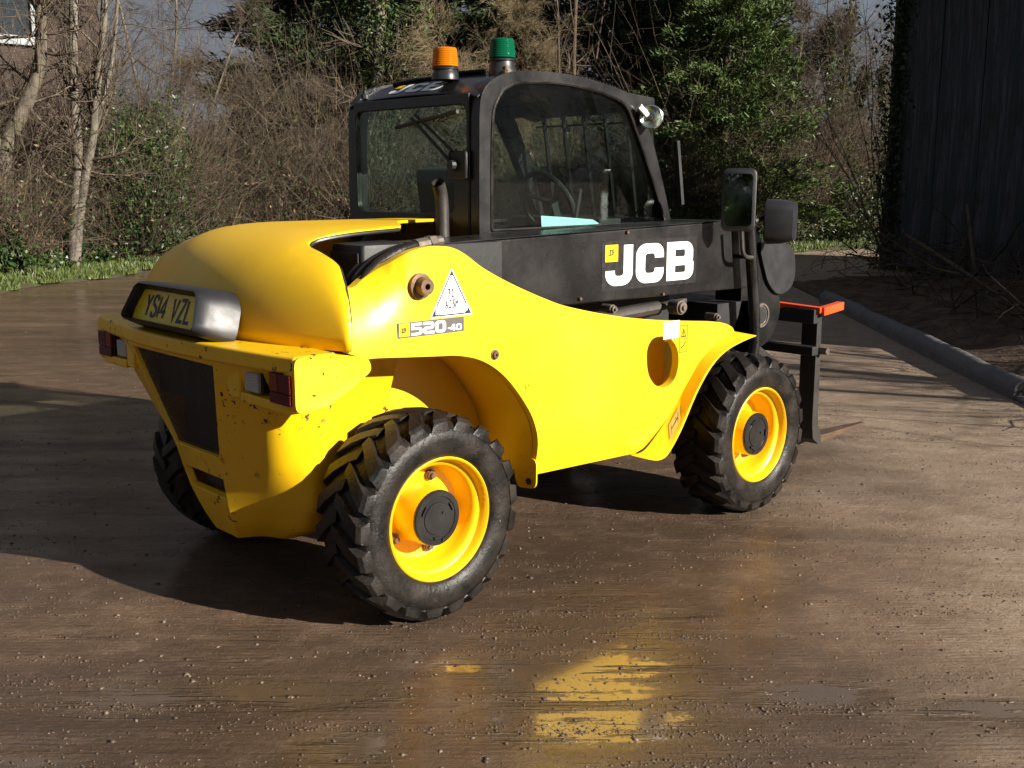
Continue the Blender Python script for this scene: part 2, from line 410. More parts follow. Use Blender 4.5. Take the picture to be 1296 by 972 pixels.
rear = [(-0.357, 0.995), (-0.347, 1.073), (-0.354, 1.134)]
outline = top + front[1:] + archp + rear
hole = smooth_poly([(1.221, 0.899), (1.263, 0.882), (1.302, 0.841), (1.315, 0.785), (1.301, 0.726), (1.266, 0.693), (1.219, 0.685), (1.162, 0.702), (1.12, 0.751), (1.106, 0.815), (1.111, 0.864), (1.14, 0.897), (1.18, 0.903)], 3, True)
def side_fn(q, t):
    x, z = q; tuck = max(0, .60 - z)**1.4*.28
    back = float(np.interp(z, [1.03,1.072,1.13,1.194,1.26],[.002,.011,.036,.082,.14]))*max(0, min(1, (-.10-x)/.20))**1.3
    tuck += back; x += .62*back
    return (x, YS + tuck + .035*t, z)
def dense(pts, step=.05):
    out = []
    for i in range(len(pts)):
        a, b = np.array(pts[i]), np.array(pts[(i+1) % len(pts)]); k = max(1, int(np.linalg.norm(b-a)/step))
        out += [tuple(a + (b-a)*j/k) for j in range(k)]
    return out
def plate_mesh(name, outline, hole, fn, m, parent):
    """plate with interior points so that it can bend"""
    O = dense(outline, .03); xs = [q[0] for q in O]; zs = [q[1] for q in O]
    pts = [Vector(q) for q in O]; edges = [(i, (i+1) % len(O)) for i in range(len(O))]
    H0 = len(pts); pts += [Vector(q) for q in hole]; edges += [(H0+i, H0+(i+1) % len(hole)) for i in range(len(hole))]
    from mathutils.geometry import delaunay_2d_cdt
    def inside(p, poly):
        c = False; j = len(poly)-1
        for i in range(len(poly)):
            if (poly[i][1] > p[1]) != (poly[j][1] > p[1]) and p[0] < (poly[j][0]-poly[i][0])*(p[1]-poly[i][1])/(poly[j][1]-poly[i][1])+poly[i][0]: c = not c
            j = i
        return c
    gx = np.arange(min(xs), max(xs), .06); gz = np.arange(min(zs), max(zs), .05)
    ha = np.array(O)
    for x in gx:
        for z in gz:
            if inside((x, z), O) and not inside((x, z), hole) and np.min(np.hypot(ha[:,0]-x, ha[:,1]-z)) > .022: pts.append(Vector((x, z)))
    V, E, F, *_ = delaunay_2d_cdt(pts, edges, [], 0, 1e-5)
    F = [f for f in F if inside(tuple(sum((V[i] for i in f), Vector((0,0)))/len(f)), O) and not inside(tuple(sum((V[i] for i in f), Vector((0,0)))/len(f)), hole)]
    b = MB(); n = len(V)
    vs = [fn(v, 0) for v in V] + [fn(v, 1) for v in V]
    cnt = {}
    for f in F:
        for i in range(len(f)):
            e = (f[i], f[(i+1) % len(f)]); k = tuple(sorted(e)); cnt.setdefault(k, []).append(e)
    fs = [tuple(f) for f in F] + [tuple(n+i for i in reversed(f)) for f in F] + [(e[0][1], e[0][0], n+e[0][0], n+e[0][1]) for e in cnt.values() if len(e) == 1]
    b.add(vs, fs)
    return b.build(name, m, parent, smooth=28)
side = plate_mesh('side_plate', outline, hole, side_fn, M['yellow'], T)
bevel(side, .005, 2, 50)
# flared lip round the front wheel
lip_o = smooth_poly([(1.768, 0.86), (1.669, 0.845), (1.545, 0.814), (1.445, 0.755), (1.349, 0.652), (1.257, 0.515), (1.184, 0.432), (1.14, 0.405), (1.079, 0.407), (0.96, 0.445)], 3)
fr = smooth_poly([(1.706, 0.876), (1.637, 0.856), (1.57, 0.832), (1.499, 0.796), (1.439, 0.748), (1.343, 0.645), (1.24, 0.532), (1.138, 0.447), (1.086, 0.424), (1.026, 0.423)], 3)
b = MB()
rowsA = [(x, YS+.004, z) for x, z in fr]; rowsB = [(x, -.803, z) for x, z in lip_o]; rowsC = [(x+.012, -.803, z-.004) for x, z in lip_o]; rowsD = [(x+.02, YS+.03, z-.006) for x, z in fr]
b.grid([rowsA, rowsB, rowsC, rowsD])
rowsA_, rowsB_ = rowsA, rowsB
lip = b.build('front_mudguard_lip', M['yellow'], T, smooth=40)
lip_in = MB()
arcin = [(x, -.75, z) for x, z in fr[:-2]]
lip_in.grid([[(x+.01, -.74, z-.01) for x, z in fr[:-2]], [(x+.01, -.40, z-.01) for x, z in fr[:-2]]])
lip_in.build('front_wheel_arch', M['yellow'], T, smooth=40)
hp = [(1.182, 0.425)][0]
b = MB(); b.lathe([(0,0),(.013,0),(.013,.004),(0,.004)], 16, lambda a, c, h: (hp[0]-.004-h*.9, -.757+a*.55-h*.4, hp[1]+c)); b.build('lashing_hole', M['matt_black'], side)
# rear wheel arch: the liner runs inwards from the plate's edge
b = MB(); ap = [side_fn(q, 0) for q in archp]
b.grid([[(x-.002, y+.03, z) for x, y, z in ap], [(x, -.30, z) for x, y, z in ap]])
arch = b.build('rear_wheel_arch', M['yellow'], T, smooth=40)
b = MB(); xt = archp[0][0]-.004
b.prism(fillet([(-.735,.50),(-.735,.385),(-.625,.372),(-.60,.50)], .03, 5), lambda q, t: (xt+.006*t+.06*max(0,q[1]-.46), q[0], q[1])); b.build('arch_tab', M['yellow'], T)
tp = [(0.456, 0.411)][0]
b = MB(); b.lathe([(0,0),(.013,0),(.013,.004),(0,.004)], 14, lambda a, c, h: (xt-.0005-h, -.695+a, .408+c)); b.build('lashing_hole', M['matt_black'], arch)
# chassis inside
b = MB(); b.prism([(-.33,.98),(.30,.98),(.52,.80),(.52,.36),(-.33,.40)], lambda q, t: (q[0], -.40+.03*t, q[1]))
b.build('chassis_side', M['yellow'], T)
b = MB(); b.box((.56,-.54,.42),(1.36,.66,.70)); b.box((.30,-.36,.45),(2.2,.36,.80))
b.box((.60,-.60,.72),(1.0,-.46,.93)); b.box((2.0,-.42,.60),(2.32,.42,.95))
b.build('chassis', M['matt_black'], T)
b = MB(); b.prism([(.47,.40),(1.15,.38),(1.42,.70),(1.2,1.0),(.3,1.0),(-.35,1.0),(-.35,.97),(.0,.95),(.25,.83),(.42,.66)], lambda q, t: (q[0], .737-.03*t, q[1])); b.build('side_plate', M['yellow'], T)
for x in (0, 1.909):
    b = MB(); b.tube([(x,-.62,.372),(x,.62,.372)], .075, 12); b.tube([(x,-.15,.372),(x,.15,.372)], .14, 14); b.build('axle', M['matt_black'], T)
# floor of the arch / bodywork between plate and hood
b = MB(); b.box((-.30,-.70,1.03),(.05,-.44,1.05)); b.build('inner_panel', M['yellow'], T)

# counterweight and bumper ------------------------------------------------------
secs = [(.965,-.615,.325,-.55,.62,-.30,.56),(.93,-.61,.31,-.543,.605,-.305,.55),(.80,-.582,.262,-.52,.535,-.32,.50),(.575,-.53,.17,-.445,.41,-.32,.462),
        (.49,-.512,.155,-.42,.355,-.32,.455),(.41,-.494,.14,-.395,.30,-.32,.45),(.30,-.455,.11,-.36,.20,-.31,.36),(.235,-.425,.085,-.345,.12,-.30,.22)]
def section(s):
    z, xr, a, xc, bb, x3, y3 = s
    half = [(xr,0),(xr,a)]
    P = [Vector((xr,a)), Vector((xc,bb)), Vector((x3,y3)), Vector((-.02, y3))]
    def corner(p, q, r, rad, n=5):
        u, v = (p-q), (r-q); rr = min(rad, u.length*.45, v.length*.45); u.normalize(); v.normalize(); o = []
        for k in range(n+1): t = k/n; o.append(tuple((q+u*rr)*(1-t)**2 + q*2*t*(1-t) + (q+v*rr)*t*t))
        return o
    half += corner(P[0],P[1],P[2],.07) + corner(P[1],P[2],P[3],.04,3) + [(-.02, y3)]
    return [(x, -y, z) for x, y in reversed(half)] + [(x, y, z) for x, y in half[1:]]
rows = []
for i in range(len(secs)-1):
    for k in range(4 if i not in (1,2,4) else 3):
        n = 4 if i not in (1,2,4) else 3
        rows.append(section([secs[i][j]*(1-k/n)+secs[i+1][j]*k/n for j in range(7)]))
rows.append(section(secs[-1]))
nc = len(rows[0]); mid = nc//2
b = MB(); vs = [q for r in rows for q in r]; fs = []
for i in range(len(rows)-1):
    za = (rows[i][0][2]+rows[i+1][0][2])/2
    for j in range(nc-1):
        if j in (mid-1, mid) and (.575 < za < .93 or .41 < za < .49): continue
        fs.append((i*nc+j, i*nc+j+1, (i+1)*nc+j+1, (i+1)*nc+j))
fs.append(tuple(range((len(rows)-1)*nc, len(rows)*nc)))
b.add(vs, fs)
cw = b.build('counterweight', M['yellow_chip'], T, smooth=26)
so = cw.modifiers.new('solid', 'SOLIDIFY'); so.thickness = .03; so.offset = 1 if False else -1
bevel(cw, .004, 2, 40)
# recess behind the two openings, and the mesh grille
b = MB(); b.box((-.53,-.27,.76),(-.49,.27,.95)); b.box((-.485,-.165,.57),(-.455,.165,.76)); b.box((-.45,-.11,.42),(-.42,.11,.48)); b.box((-.30,-.33,.46),(-.26,.33,.95)); b.build('radiator_duct', M['matt_black'], T)
g = thing_grille = MB()
def gp(z, y): return (-.61 + (.93-z)*.226 + .016, y, z)
n_h, n_v = 44, 52
for i in range(n_h+1):
    z = .575 + .355*i/n_h; a = .17 + (.31-.17)*(z-.575)/.355
    p, q = gp(z, -a), gp(z, a); g.box((p[0]-.0012, p[1], z-.0012), (p[0]+.0012, q[1], z+.0012))
for j in range(-26, 27):
    y = j*.31/26; z0 = .575 + max(0, (abs(y)-.17)/(.14))*.355
    if z0 < .92:
        a, c_ = gp(z0, y), gp(.93, y); g.add([(a[0]-.0016,y-.0014,z0),(a[0]-.0016,y+.0014,z0),(c_[0]-.0016,y+.0014,.93),(c_[0]-.0016,y-.0014,.93)], [(0,1,2,3)])
gr = g.build('grille', M['plastic'], T, smooth=0); gr['kind'] = 'stuff'
# bumper: curved beam on top, lamp pockets and wings at its ends
outer = smooth_poly([(-.557,.737),(-.585,.60),(-.612,.40),(-.632,.2),(-.638,0),(-.632,-.2),(-.612,-.40),(-.585,-.60),(-.557,-.737)], 4)
inner = [(-.40,-.737),(-.40,.737)]
b = MB(); b.prism(outer + inner, lambda q, t: (q[0], q[1], .948+.057*t))
bum = b.build('bumper', M['yellow_chip'], T, smooth=30, bev=.012, seg=3)
for s in (-1, 1):
    def my(y): return s*y
    b = MB()
    wp = fillet([(-.562,1.004),(-.40,.998),(-.275,.972),(-.262,.930),(-.37,.868),(-.47,.832),(-.562,.825)], .03, 4)
    b.prism(wp, lambda q, t: (q[0], s*(.745-.065*t - max(0,(q[0]+.45))*.07*(1-t)), q[1]))
    w = b.build('bumper_wing', M['yellow_chip'], T, smooth=50, bev=.026, seg=4)
    b = MB(); pl = [(-.585,.44),(-.560,.70),(-.40,.70),(-.40,.44)]
    b.prism([(x, s*y) for x, y in pl], lambda q, t: (q[0], q[1], .816+.032*t + (.012 if abs(q[1]) < .5 else 0)))
    b.prism([(x, s*y) for x, y in [(-.588,.36),(-.582,.435),(-.40,.435),(-.40,.36)]], lambda q, t: (q[0], q[1], .835+.115*t))
    b.build('lamp_pocket', M['yellow_chip'], T, bev=.006)
    b = MB(); b.box((-.50, min(s*.44,s*.70), .85), (-.47, max(s*.44,s*.70), .95)); b.build('pocket_back', M['yellow'] , T)
    # reversing lamp inboard, stop and turn lamp outboard
    b = MB(); b.box((-.56, min(s*.452,s*.545), .862), (-.50, max(s*.452,s*.545), .932)); lb = b.build('reversing_lamp', M['matt_black'], T, bev=.004)
    b = MB(); b.box((-.575, min(s*.456,s*.541), .865), (-.560, max(s*.456,s*.541), .929)); b.build('lens', M['clear_lens'], lb, bev=.004)
    b = MB(); b.box((-.560, min(s*.600,s*.728), .846), (-.50, max(s*.600,s*.728), .948)); lb = b.build('rear_lamp', M['matt_black'], T, bev=.004)
    b = MB(); b.box((-.572, min(s*.605,s*.726), .848), (-.560, max(s*.605,s*.726), .884)); b.build('stop_lens', M['red_lens'], lb, bev=.004)
    b = MB(); b.box((-.572, min(s*.605,s*.655), .8855), (-.560, max(s*.605,s*.655), .946)); b.build('turn_lens', M['orange_lens'], lb, bev=.004)
    b = MB(); b.box((-.572, min(s*.6565,s*.726), .8855), (-.560, max(s*.6565,s*.726), .946)); b.build('tail_lens', M['red_lens'], lb, bev=.004)

# hood ---------------------------------------------------------------------------
HW, HB, HT = .737, 1.003, .400
def hood_rear(y): return -.500 + .143*(abs(y)/HW)**2
def hood_h(dr, ds):
    zr = (1-max(0, 1-dr/.50)**2.3)**(1/2.3); zs = (1-max(0, 1-ds/.60)**2.2)**(1/2.2)
    if zr < 1e-4 or zs < 1e-4: return 0.
    return (zr**-6.+zs**-6.)**(-1/6.)
def hood_crease(x, y):
    """the soft raised panel down the middle of the hood"""
    k = max(0, min(1, (x+.42)/.25)); w = .36+.10*k; e = max(0, min(1, (w-abs(y))/.05)); return .009*k*e*e*(3-2*e)
def hood_surf(x, y):
    return HB + HT*hood_h(max(0, x-hood_rear(y)), max(0, HW-abs(y))) + hood_crease(x, y)
drs = [0,.0015,.004,.009,.017,.028,.043,.062,.085,.115,.15,.19,.235,.285,.34,.40,.46,.52,.60,.70,.80,.90,1.0,1.14]
dss = [0,.0015,.004,.009,.017,.028,.043,.062,.085,.115,.15,.19,.235,.27,.30,.335,.37,.41,.45,.50,.56,.65,HW]
ys_ = [-(HW-d) for d in dss] + [HW-d for d in dss[::-1][1:]]
rows = []
for d in drs:
    row = []
    for y in ys_:
        x = hood_rear(y)+d if d <= .52 else hood_rear(y)+.52+(.64-hood_rear(y)-.52)*(d-.52)/.62
        row.append((x, y, hood_surf(x, y)))
    rows.append(row)
b = MB(); b.grid(rows); me = b.mesh('hood', M['yellow'], 0, fix=False)
cut = smooth_poly([(-.357,-.740),(-.345,-.731),(-.336,-.712),(-.317,-.669),(-.302,-.63),(-.290,-.60),(-.285,-.552),(-.284,-.463),(-.275,-.398),(-.232,-.384),(-.16,-.395),(-.031,-.385),(.112,-.357),(.16,-.335),(.20,-.28),(.27,-.17),(.40,-.04),(.66,.03)], 2)
region = cut + [(.70,-.95),(-.357,-.95)]
bm = bmesh.new(); bm.from_mesh(me)
for i in range(len(cut)-1):
    a, c_ = Vector((*cut[i],0)), Vector((*cut[i+1],0)); d = c_-a
    near_f = [f for f in bm.faces if (f.calc_center_median().xy - ((a+c_)/2).xy).length < d.length*.6+.12]
    ge = set(near_f) | {e_ for f in near_f for e_ in f.edges} | {v for f in near_f for v in f.verts}
    bmesh.ops.bisect_plane(bm, geom=list(ge), plane_co=a, plane_no=Vector((-d.y, d.x, 0)).normalized(), dist=1e-6)
def in_poly(p, poly):
    r = False; j = len(poly)-1
    for i in range(len(poly)):
        if (poly[i][1] > p[1]) != (poly[j][1] > p[1]) and p[0] < (poly[j][0]-poly[i][0])*(p[1]-poly[i][1])/(poly[j][1]-poly[i][1])+poly[i][0]: r = not r
        j = i
    return r
bmesh.ops.delete(bm, geom=[f for f in bm.faces if in_poly(f.calc_center_median(), region)], context='FACES')
bm.to_mesh(me); bm.free(); finish(me, [], 40)
hood = obj('hood', me, T); sh = hood.modifiers.new('solid', 'SOLIDIFY'); sh.thickness = .012; sh.offset = -1
path = [Vector((x, y-.002, hood_surf(x, y)+.001 if i else 1.003)) for i, (x, y) in enumerate(cut)]
b = MB(); b.tube(path[:26], .0075, 8); b.build('hood_seal', M['plastic'], T)
b = MB()
cr_ = [(-.28,-.30),(-.18,-.37),(-.02,-.335),(.1,-.2)]
# number plate shroud and plate ---------------------------------------------------------
plate_c = Vector((-.604, 0, 1.096)); pu = Vector((0,-1,0)); pv = Vector((math.sin(.371), 0, math.cos(.371))); pn = pu.cross(pv)
def shroud_fn(q, t): return q
b = MB()
def ring(hw, zb, zt, depth, r, skew=0.):
    pts = fillet([(-hw-.015, zb), (-hw+.035, zt), (hw-.035, zt), (hw+.015, zb)], r, 6)
    return [tuple(plate_c + pu*a + pv*c2 - pn*depth) for a, c2 in pts]
b.grid([ring(.264,-.058,.058,.012,.018), ring(.265,-.060,.062,-.028,.02), ring(.270,-.064,.068,-.040,.03), ring(.280,-.069,.077,-.034,.045), ring(.292,-.074,.090,.005,.055), ring(.302,-.077,.103,.06,.06), ring(.307,-.078,.110,.11,.07)], close=True)
b.build('plate_shroud', M['plastic'], T, smooth=45)
b = MB(); b.box((-.262,-.057,0),(.262,.057,.004)); 
b.v = [tuple(plate_c + pu*x + pv*y + pn*(z-.004)) for x, y, z in b.v]
pl = b.build('number_plate', M['plate_yellow'], T)
_, w = thin('YSI4 VZL', .076, .0130, .22, .88); x_ = -w/2
for ch in 'YSI4 VZL':
    if ch == ' ': x_ += .5*.076*.88; continue
    shp, wc_ = thin(ch, .076, .0130, .22, .88); decal('plate_letter', shp, M['ink'], pl, plate_c + pu*(x_ - (.2*.076*.88 if ch == 'I' else 0)) - pv*.038, pu, pv, .0008)
    x_ += wc_ + .22*.076 - (.2*.076*.88 if ch == 'I' else 0)
# small decal marks on the hood
b = MB(); b.tube([(-.36,-.20,hood_surf(-.36,-.2)+.001),(-.35,-.23,hood_surf(-.35,-.23)+.001)], .005, 6); b.build('paint_chip', M['rust'], hood)

# engine bay corner: black air box, hoses, exhaust --------------------------------------
b = MB()
bx = fillet([(-.165,-.36),(-.175,-.565),(.10,-.565),(.10,-.30)], .02)
b.grid([[(x, y, 1.06) for x, y in bx], [(x, y, 1.312) for x, y in bx], [(x*.985+.002, y*.985-.006, 1.322) for x, y in bx]], close=True)
b.add([(x*.985+.002, y*.985-.006, 1.322) for x, y in bx], [tuple(range(len(bx)))])
b.box((.10,-.52,1.15),(.50,-.24,1.31)); b.build('air_intake_box', M['matt_black'], T, smooth=30)
b = MB(); b.box((-.180,-.545,1.14),(-.165,-.375,1.298)); b.build('intake_mouth', M['matt_black'], T, bev=.004)
for k, dy in enumerate((0, .045, .085)):
    P = smooth_poly([(-.25+.02*k,-.635+dy,1.08),(-.23,-.63+dy,1.18),(-.17,-.625+dy,1.25),(-.07,-.635+dy,1.305-.006*k),(.05,-.62+dy,1.322-.008*k)], 5)
    b = MB(); b.tube(P, .020-.002*k, 10); h_ = b.build('hydraulic_hose', M['rubber'], T, smooth=60)
    b = MB(); a, c_ = Vector(P[-1]), Vector(P[-3]); d = (a-c_).normalized(); b.tube([a-d*.05, a+d*.01], .024-.002*k, 10); b.tube([a+d*.012, a+d*.045], .028-.002*k, 6); b.tube([a+d*.045, a+d*.08], .020, 10)
    b.build('hose_fitting', M['steel'], h_)
b = MB(); ex = smooth_poly([(.50,-.165,1.20),(.50,-.165,1.33),(.498,-.166,1.43),(.488,-.17,1.49),(.462,-.185,1.53)], 5)
b.tube(ex, .027, 16, caps=False); b.tube([(x, y, z) for x, y, z in ex], .023, 16, caps=False); b.build('exhaust_pipe', M['dark_steel'], T, smooth=60)
ex_o = None

# boom -------------------------------------------------------------------------------------
YB = -.45
b = MB(); bp = [(.12,1.302),(1.97,1.349),(2.20,1.345),(2.20,1.018),(.60,1.03),(.10,1.06)]
b.prism(bp, lambda q, t: (q[0], YB+.24*t, q[1])); boom = b.build('boom', M['black'], T, bev=.008, seg=3)
b = MB(); b.prism([(.17,1.306),(1.955,1.351),(1.955,1.354),(.17,1.309)], lambda q, t: (q[0], YB-.006+.25*t, q[1])); b.build('boom_top_strip', M['black'], T)
for px_ in [(0.335, 1.301), (1.292, 1.318), (1.001, 1.051), (1.542, 1.033)]:
    b = MB(); b.lathe([(0,-.012),(.007,-.012),(.009,-.004),(.009,.004)], 8, lambda a, c, h, p=px_: (p[0]+a, YB+h, p[1]+c)); b.build('bolt', M['bolt_rust'], boom)
# boom nose, dropping to the carriage
b = MB(); nose = smooth_poly([(2.18, 1.32), (2.258, 1.329), (2.329, 1.261), (2.422, 1.21), (2.483, 1.047), (2.536, 0.909), (2.509, 0.8), (2.437, 0.725), (2.288, 0.683), (2.153, 0.705), (2.116, 0.784), (2.19, 0.955)], 3, True)
b.prism(nose, lambda q, t: (q[0], -.42+.16*t, q[1])); no = b.build('boom_nose', M['black'], T, bev=.008)
nh = [(2.364, 0.866)][0]
b = MB(); b.lathe([(.0,-.002),(.05,-.002),(.052,-.008),(.062,-.008),(.064,.004)], 20, lambda a, c, h: (nh[0]+a, -.421+h, nh[1]+c)); b.build('pivot_boss', M['steel'], no)
b = MB(); b.lathe([(.0,-.004),(.044,-.004)], 20, lambda a, c, h: (nh[0]+a, -.421+h, nh[1]+c)); b.build('pivot_hole', M['matt_black'], no)
b = MB(); hp_ = smooth_poly([(2.323, 1.231), (2.575, 1.209), (2.628, 1.097), (2.613, 1.016), (2.558, 0.974), (2.48, 0.967), (2.407, 1.013), (2.361, 1.083)], 3, True)
b.prism(hp_, lambda q, t: (q[0], -.44+.012*t, q[1])); b.build('nose_guard_plate', M['plastic'], T, bev=.003)
b = MB(); tubep = [(x, -.52, z) for x, z in smooth_poly([(2.096, 1.336), (2.121, 1.158), (2.153, 0.965), (2.172, 0.789), (2.165, 0.692)], 4)]
b.tube(tubep, .028, 12); b.build('hose_guard_tube', M['black'], T)
# lift ram and bosses seen below the boom
b = MB(); r0, r1 = [(1.206, 0.973)][0], [(1.614, 0.969)][0]
b.tube([(r0[0]-.3,-.36,r0[1]-.05),(r1[0],-.36,r1[1]-.012)], .035, 12); b.tube([(r1[0],-.36,r1[1]-.012),(r1[0]+.2,-.36,r1[1]+.008)], .02, 12); b.build('lift_ram', M['dark_steel'], T)
for s_ in ('774,390', '861,388', '905,401'):
    q = [(-1.249, 2.01)] if False else None
bs = [(1.182, 0.995), (1.65, 0.966), (1.915, 0.9)]
for k, q in enumerate(bs):
    b = MB(); r_ = (.020, .034, .018)[k]
    b.lathe([(0,-.03),(r_*.35,-.03),(r_*.4,-.02),(r_*.75,-.02),(r_*.8,-.008),(r_,-.008),(r_,.05)], 14, lambda a, c, h, p=q: (p[0]+a, -.47+h, p[1]+c)); b.build('pivot_pin', M['steel'], T)

# forks and carriage -------------------------------------------------------------------------
b = MB(); b.box((2.86,-.42,.775),(2.92,.62,.855)); b.box((2.86,-.42,.60),(2.92,.62,.65)); b.box((2.84,-.05,.30),(2.90,.02,.80)); b.box((2.84,.30,.30),(2.90,.37,.80)); b.box((2.55,.10,.55),(2.87,.16,.84)); b.box((2.55,-.12,.77),(2.87,-.07,.84))
b.build('fork_carriage', M['matt_black'], T, bev=.006)
b = MB(); b.tube([(2.30,-.40,.72),(2.55,-.36,.60),(2.62,-.30,.45)], .03, 10); b.build('tilt_link', M['dark_steel'], T)
for y0 in (-.40, .40):
    b = MB()
    b = MB(); prof = [(2.930,.845),(2.975,.845),(2.985,.30),(2.990,.20),(3.03,.135),(3.03,.087),(2.99,.088),(2.945,.12),(2.930,.20)]
    b.prism(prof, lambda q, t, y0=y0: (q[0], y0 + .10*t, q[1]))
    fk = b.build('fork', M['dark_steel'], T, bev=.006)
    b = MB(); prof = [(3.028,.133),(3.10,.132),(3.56,.122),(3.56,.112),(3.10,.094),(3.028,.089)]
    b.prism(prof, lambda q, t, y0=y0: (q[0], y0 + (.002+.096*t if q[0] < 3.3 else .035+.03*t), q[1])); b.build('fork_blade', M['fork'], fk, bev=.004)
    b = MB(); b.lathe([(0,.03),(.02,.03),(.022,-.05)], 6, lambda a, c, h, y0=y0: (2.965+a, y0-h+.0-.02, .62+c)); b.build('fork_pin', M['steel'], fk)
og = MB(); A, B_, C_ = Vector((2.86,-.02,.885)), Vector((2.90,-.44,.865)), Vector((3.08,-.45,.885))
for p, q, hh in ((A, B_, .035), (B_, C_, .045)):
    d = (q-p).normalized(); n_ = Vector((0,0,1)).cross(d)*.018
    og.add([tuple(p-n_), tuple(q-n_), tuple(q+n_*1.6), tuple(p+n_*1.6), tuple(p-n_-Vector((0,0,hh))), tuple(q-n_-Vector((0,0,hh))), tuple(q+n_*1.6-Vector((0,0,hh*.3))), tuple(p+n_*1.6-Vector((0,0,hh*.3)))],
           [(0,1,2,3),(4,7,6,5),(0,4,5,1),(1,5,6,2),(2,6,7,3),(3,7,4,0)])
og.box((2.85,-.03,.86),(2.875,.0,.93))
og.build('fork_guard', M['orange_paint'], T, bev=.004)

# mirrors ------------------------------------------------------------------------------------
def mirror_body(W, Hh, D, r, name, parent, m=M['plastic']):
    b = MB(); o = rrect(-W/2,-Hh/2,W/2,Hh/2,r,5); loops = []
    for k, (s_, d) in enumerate(((.90,0.),(1.,.006),(1.,.02),(.96,D*.6),(.80,D))): loops.append([(d, x*s_, z*(1-(1-s_)*W/Hh)) for x, z in o])
    b.grid(loops, close=True); b.add(loops[-1], [tuple(range(len(o)))]); b.add(loops[0], [tuple(range(len(o)))])
    return b.build(name, m, parent, smooth=40)
mc = [(1.889, 1.451)][0]
mi = mirror_body(.155,.285,.045,.028,'mirror', T); mi.location = (mc[0], -.60, mc[1]); mi.rotation_euler = (0, R(1), R(33))
b = MB(); o = rrect(-.061,-.118,.061,.118,.018,4); b.add([(-.0035, x, z) for x, z in o], [tuple(range(len(o)))]); b.build('mirror_glass', M['mirror'], mi)
mc2 = [(2.326, 1.342)][0]
mi2 = mirror_body(.18,.215,.135,.05,'mirror', T); mi2.location = (mc2[0]-.06, -.50, mc2[1]); mi2.rotation_euler = (0, 0, R(-66)); mi2['label'] = 'rounder mirror seen from its back'
b = MB(); kp = [(2.259, 1.373)][0]; b.tube([(kp[0]-.10,-.50,kp[1]-.03),(kp[0],-.50,kp[1]),(kp[0]+.06,-.50,kp[1]+.005)], .014, 8)
b.lathe([(0,-.02),(.018,-.02),(.022,0),(.018,.02),(0,.02)], 10, lambda a, c, h: (kp[0]+h, -.515+a, kp[1]+c))
b.build('mirror_ball_mount', M['dark_steel'], T)
b = MB(); arm = [(2.0, 1.321), (2.01, 1.258), (2.019, 1.209), (2.046, 1.182), (2.098, 1.176)]
b.tube([(x, -.54, z) for x, z in smooth_poly(arm, 4)], .011, 8); b.tube([(arm[-1][0], -.54, arm[-1][1]), (arm[-1][0]+.03,-.45,arm[-1][1])], .011, 8)
b.build('mirror_arm', M['dark_steel'], T)

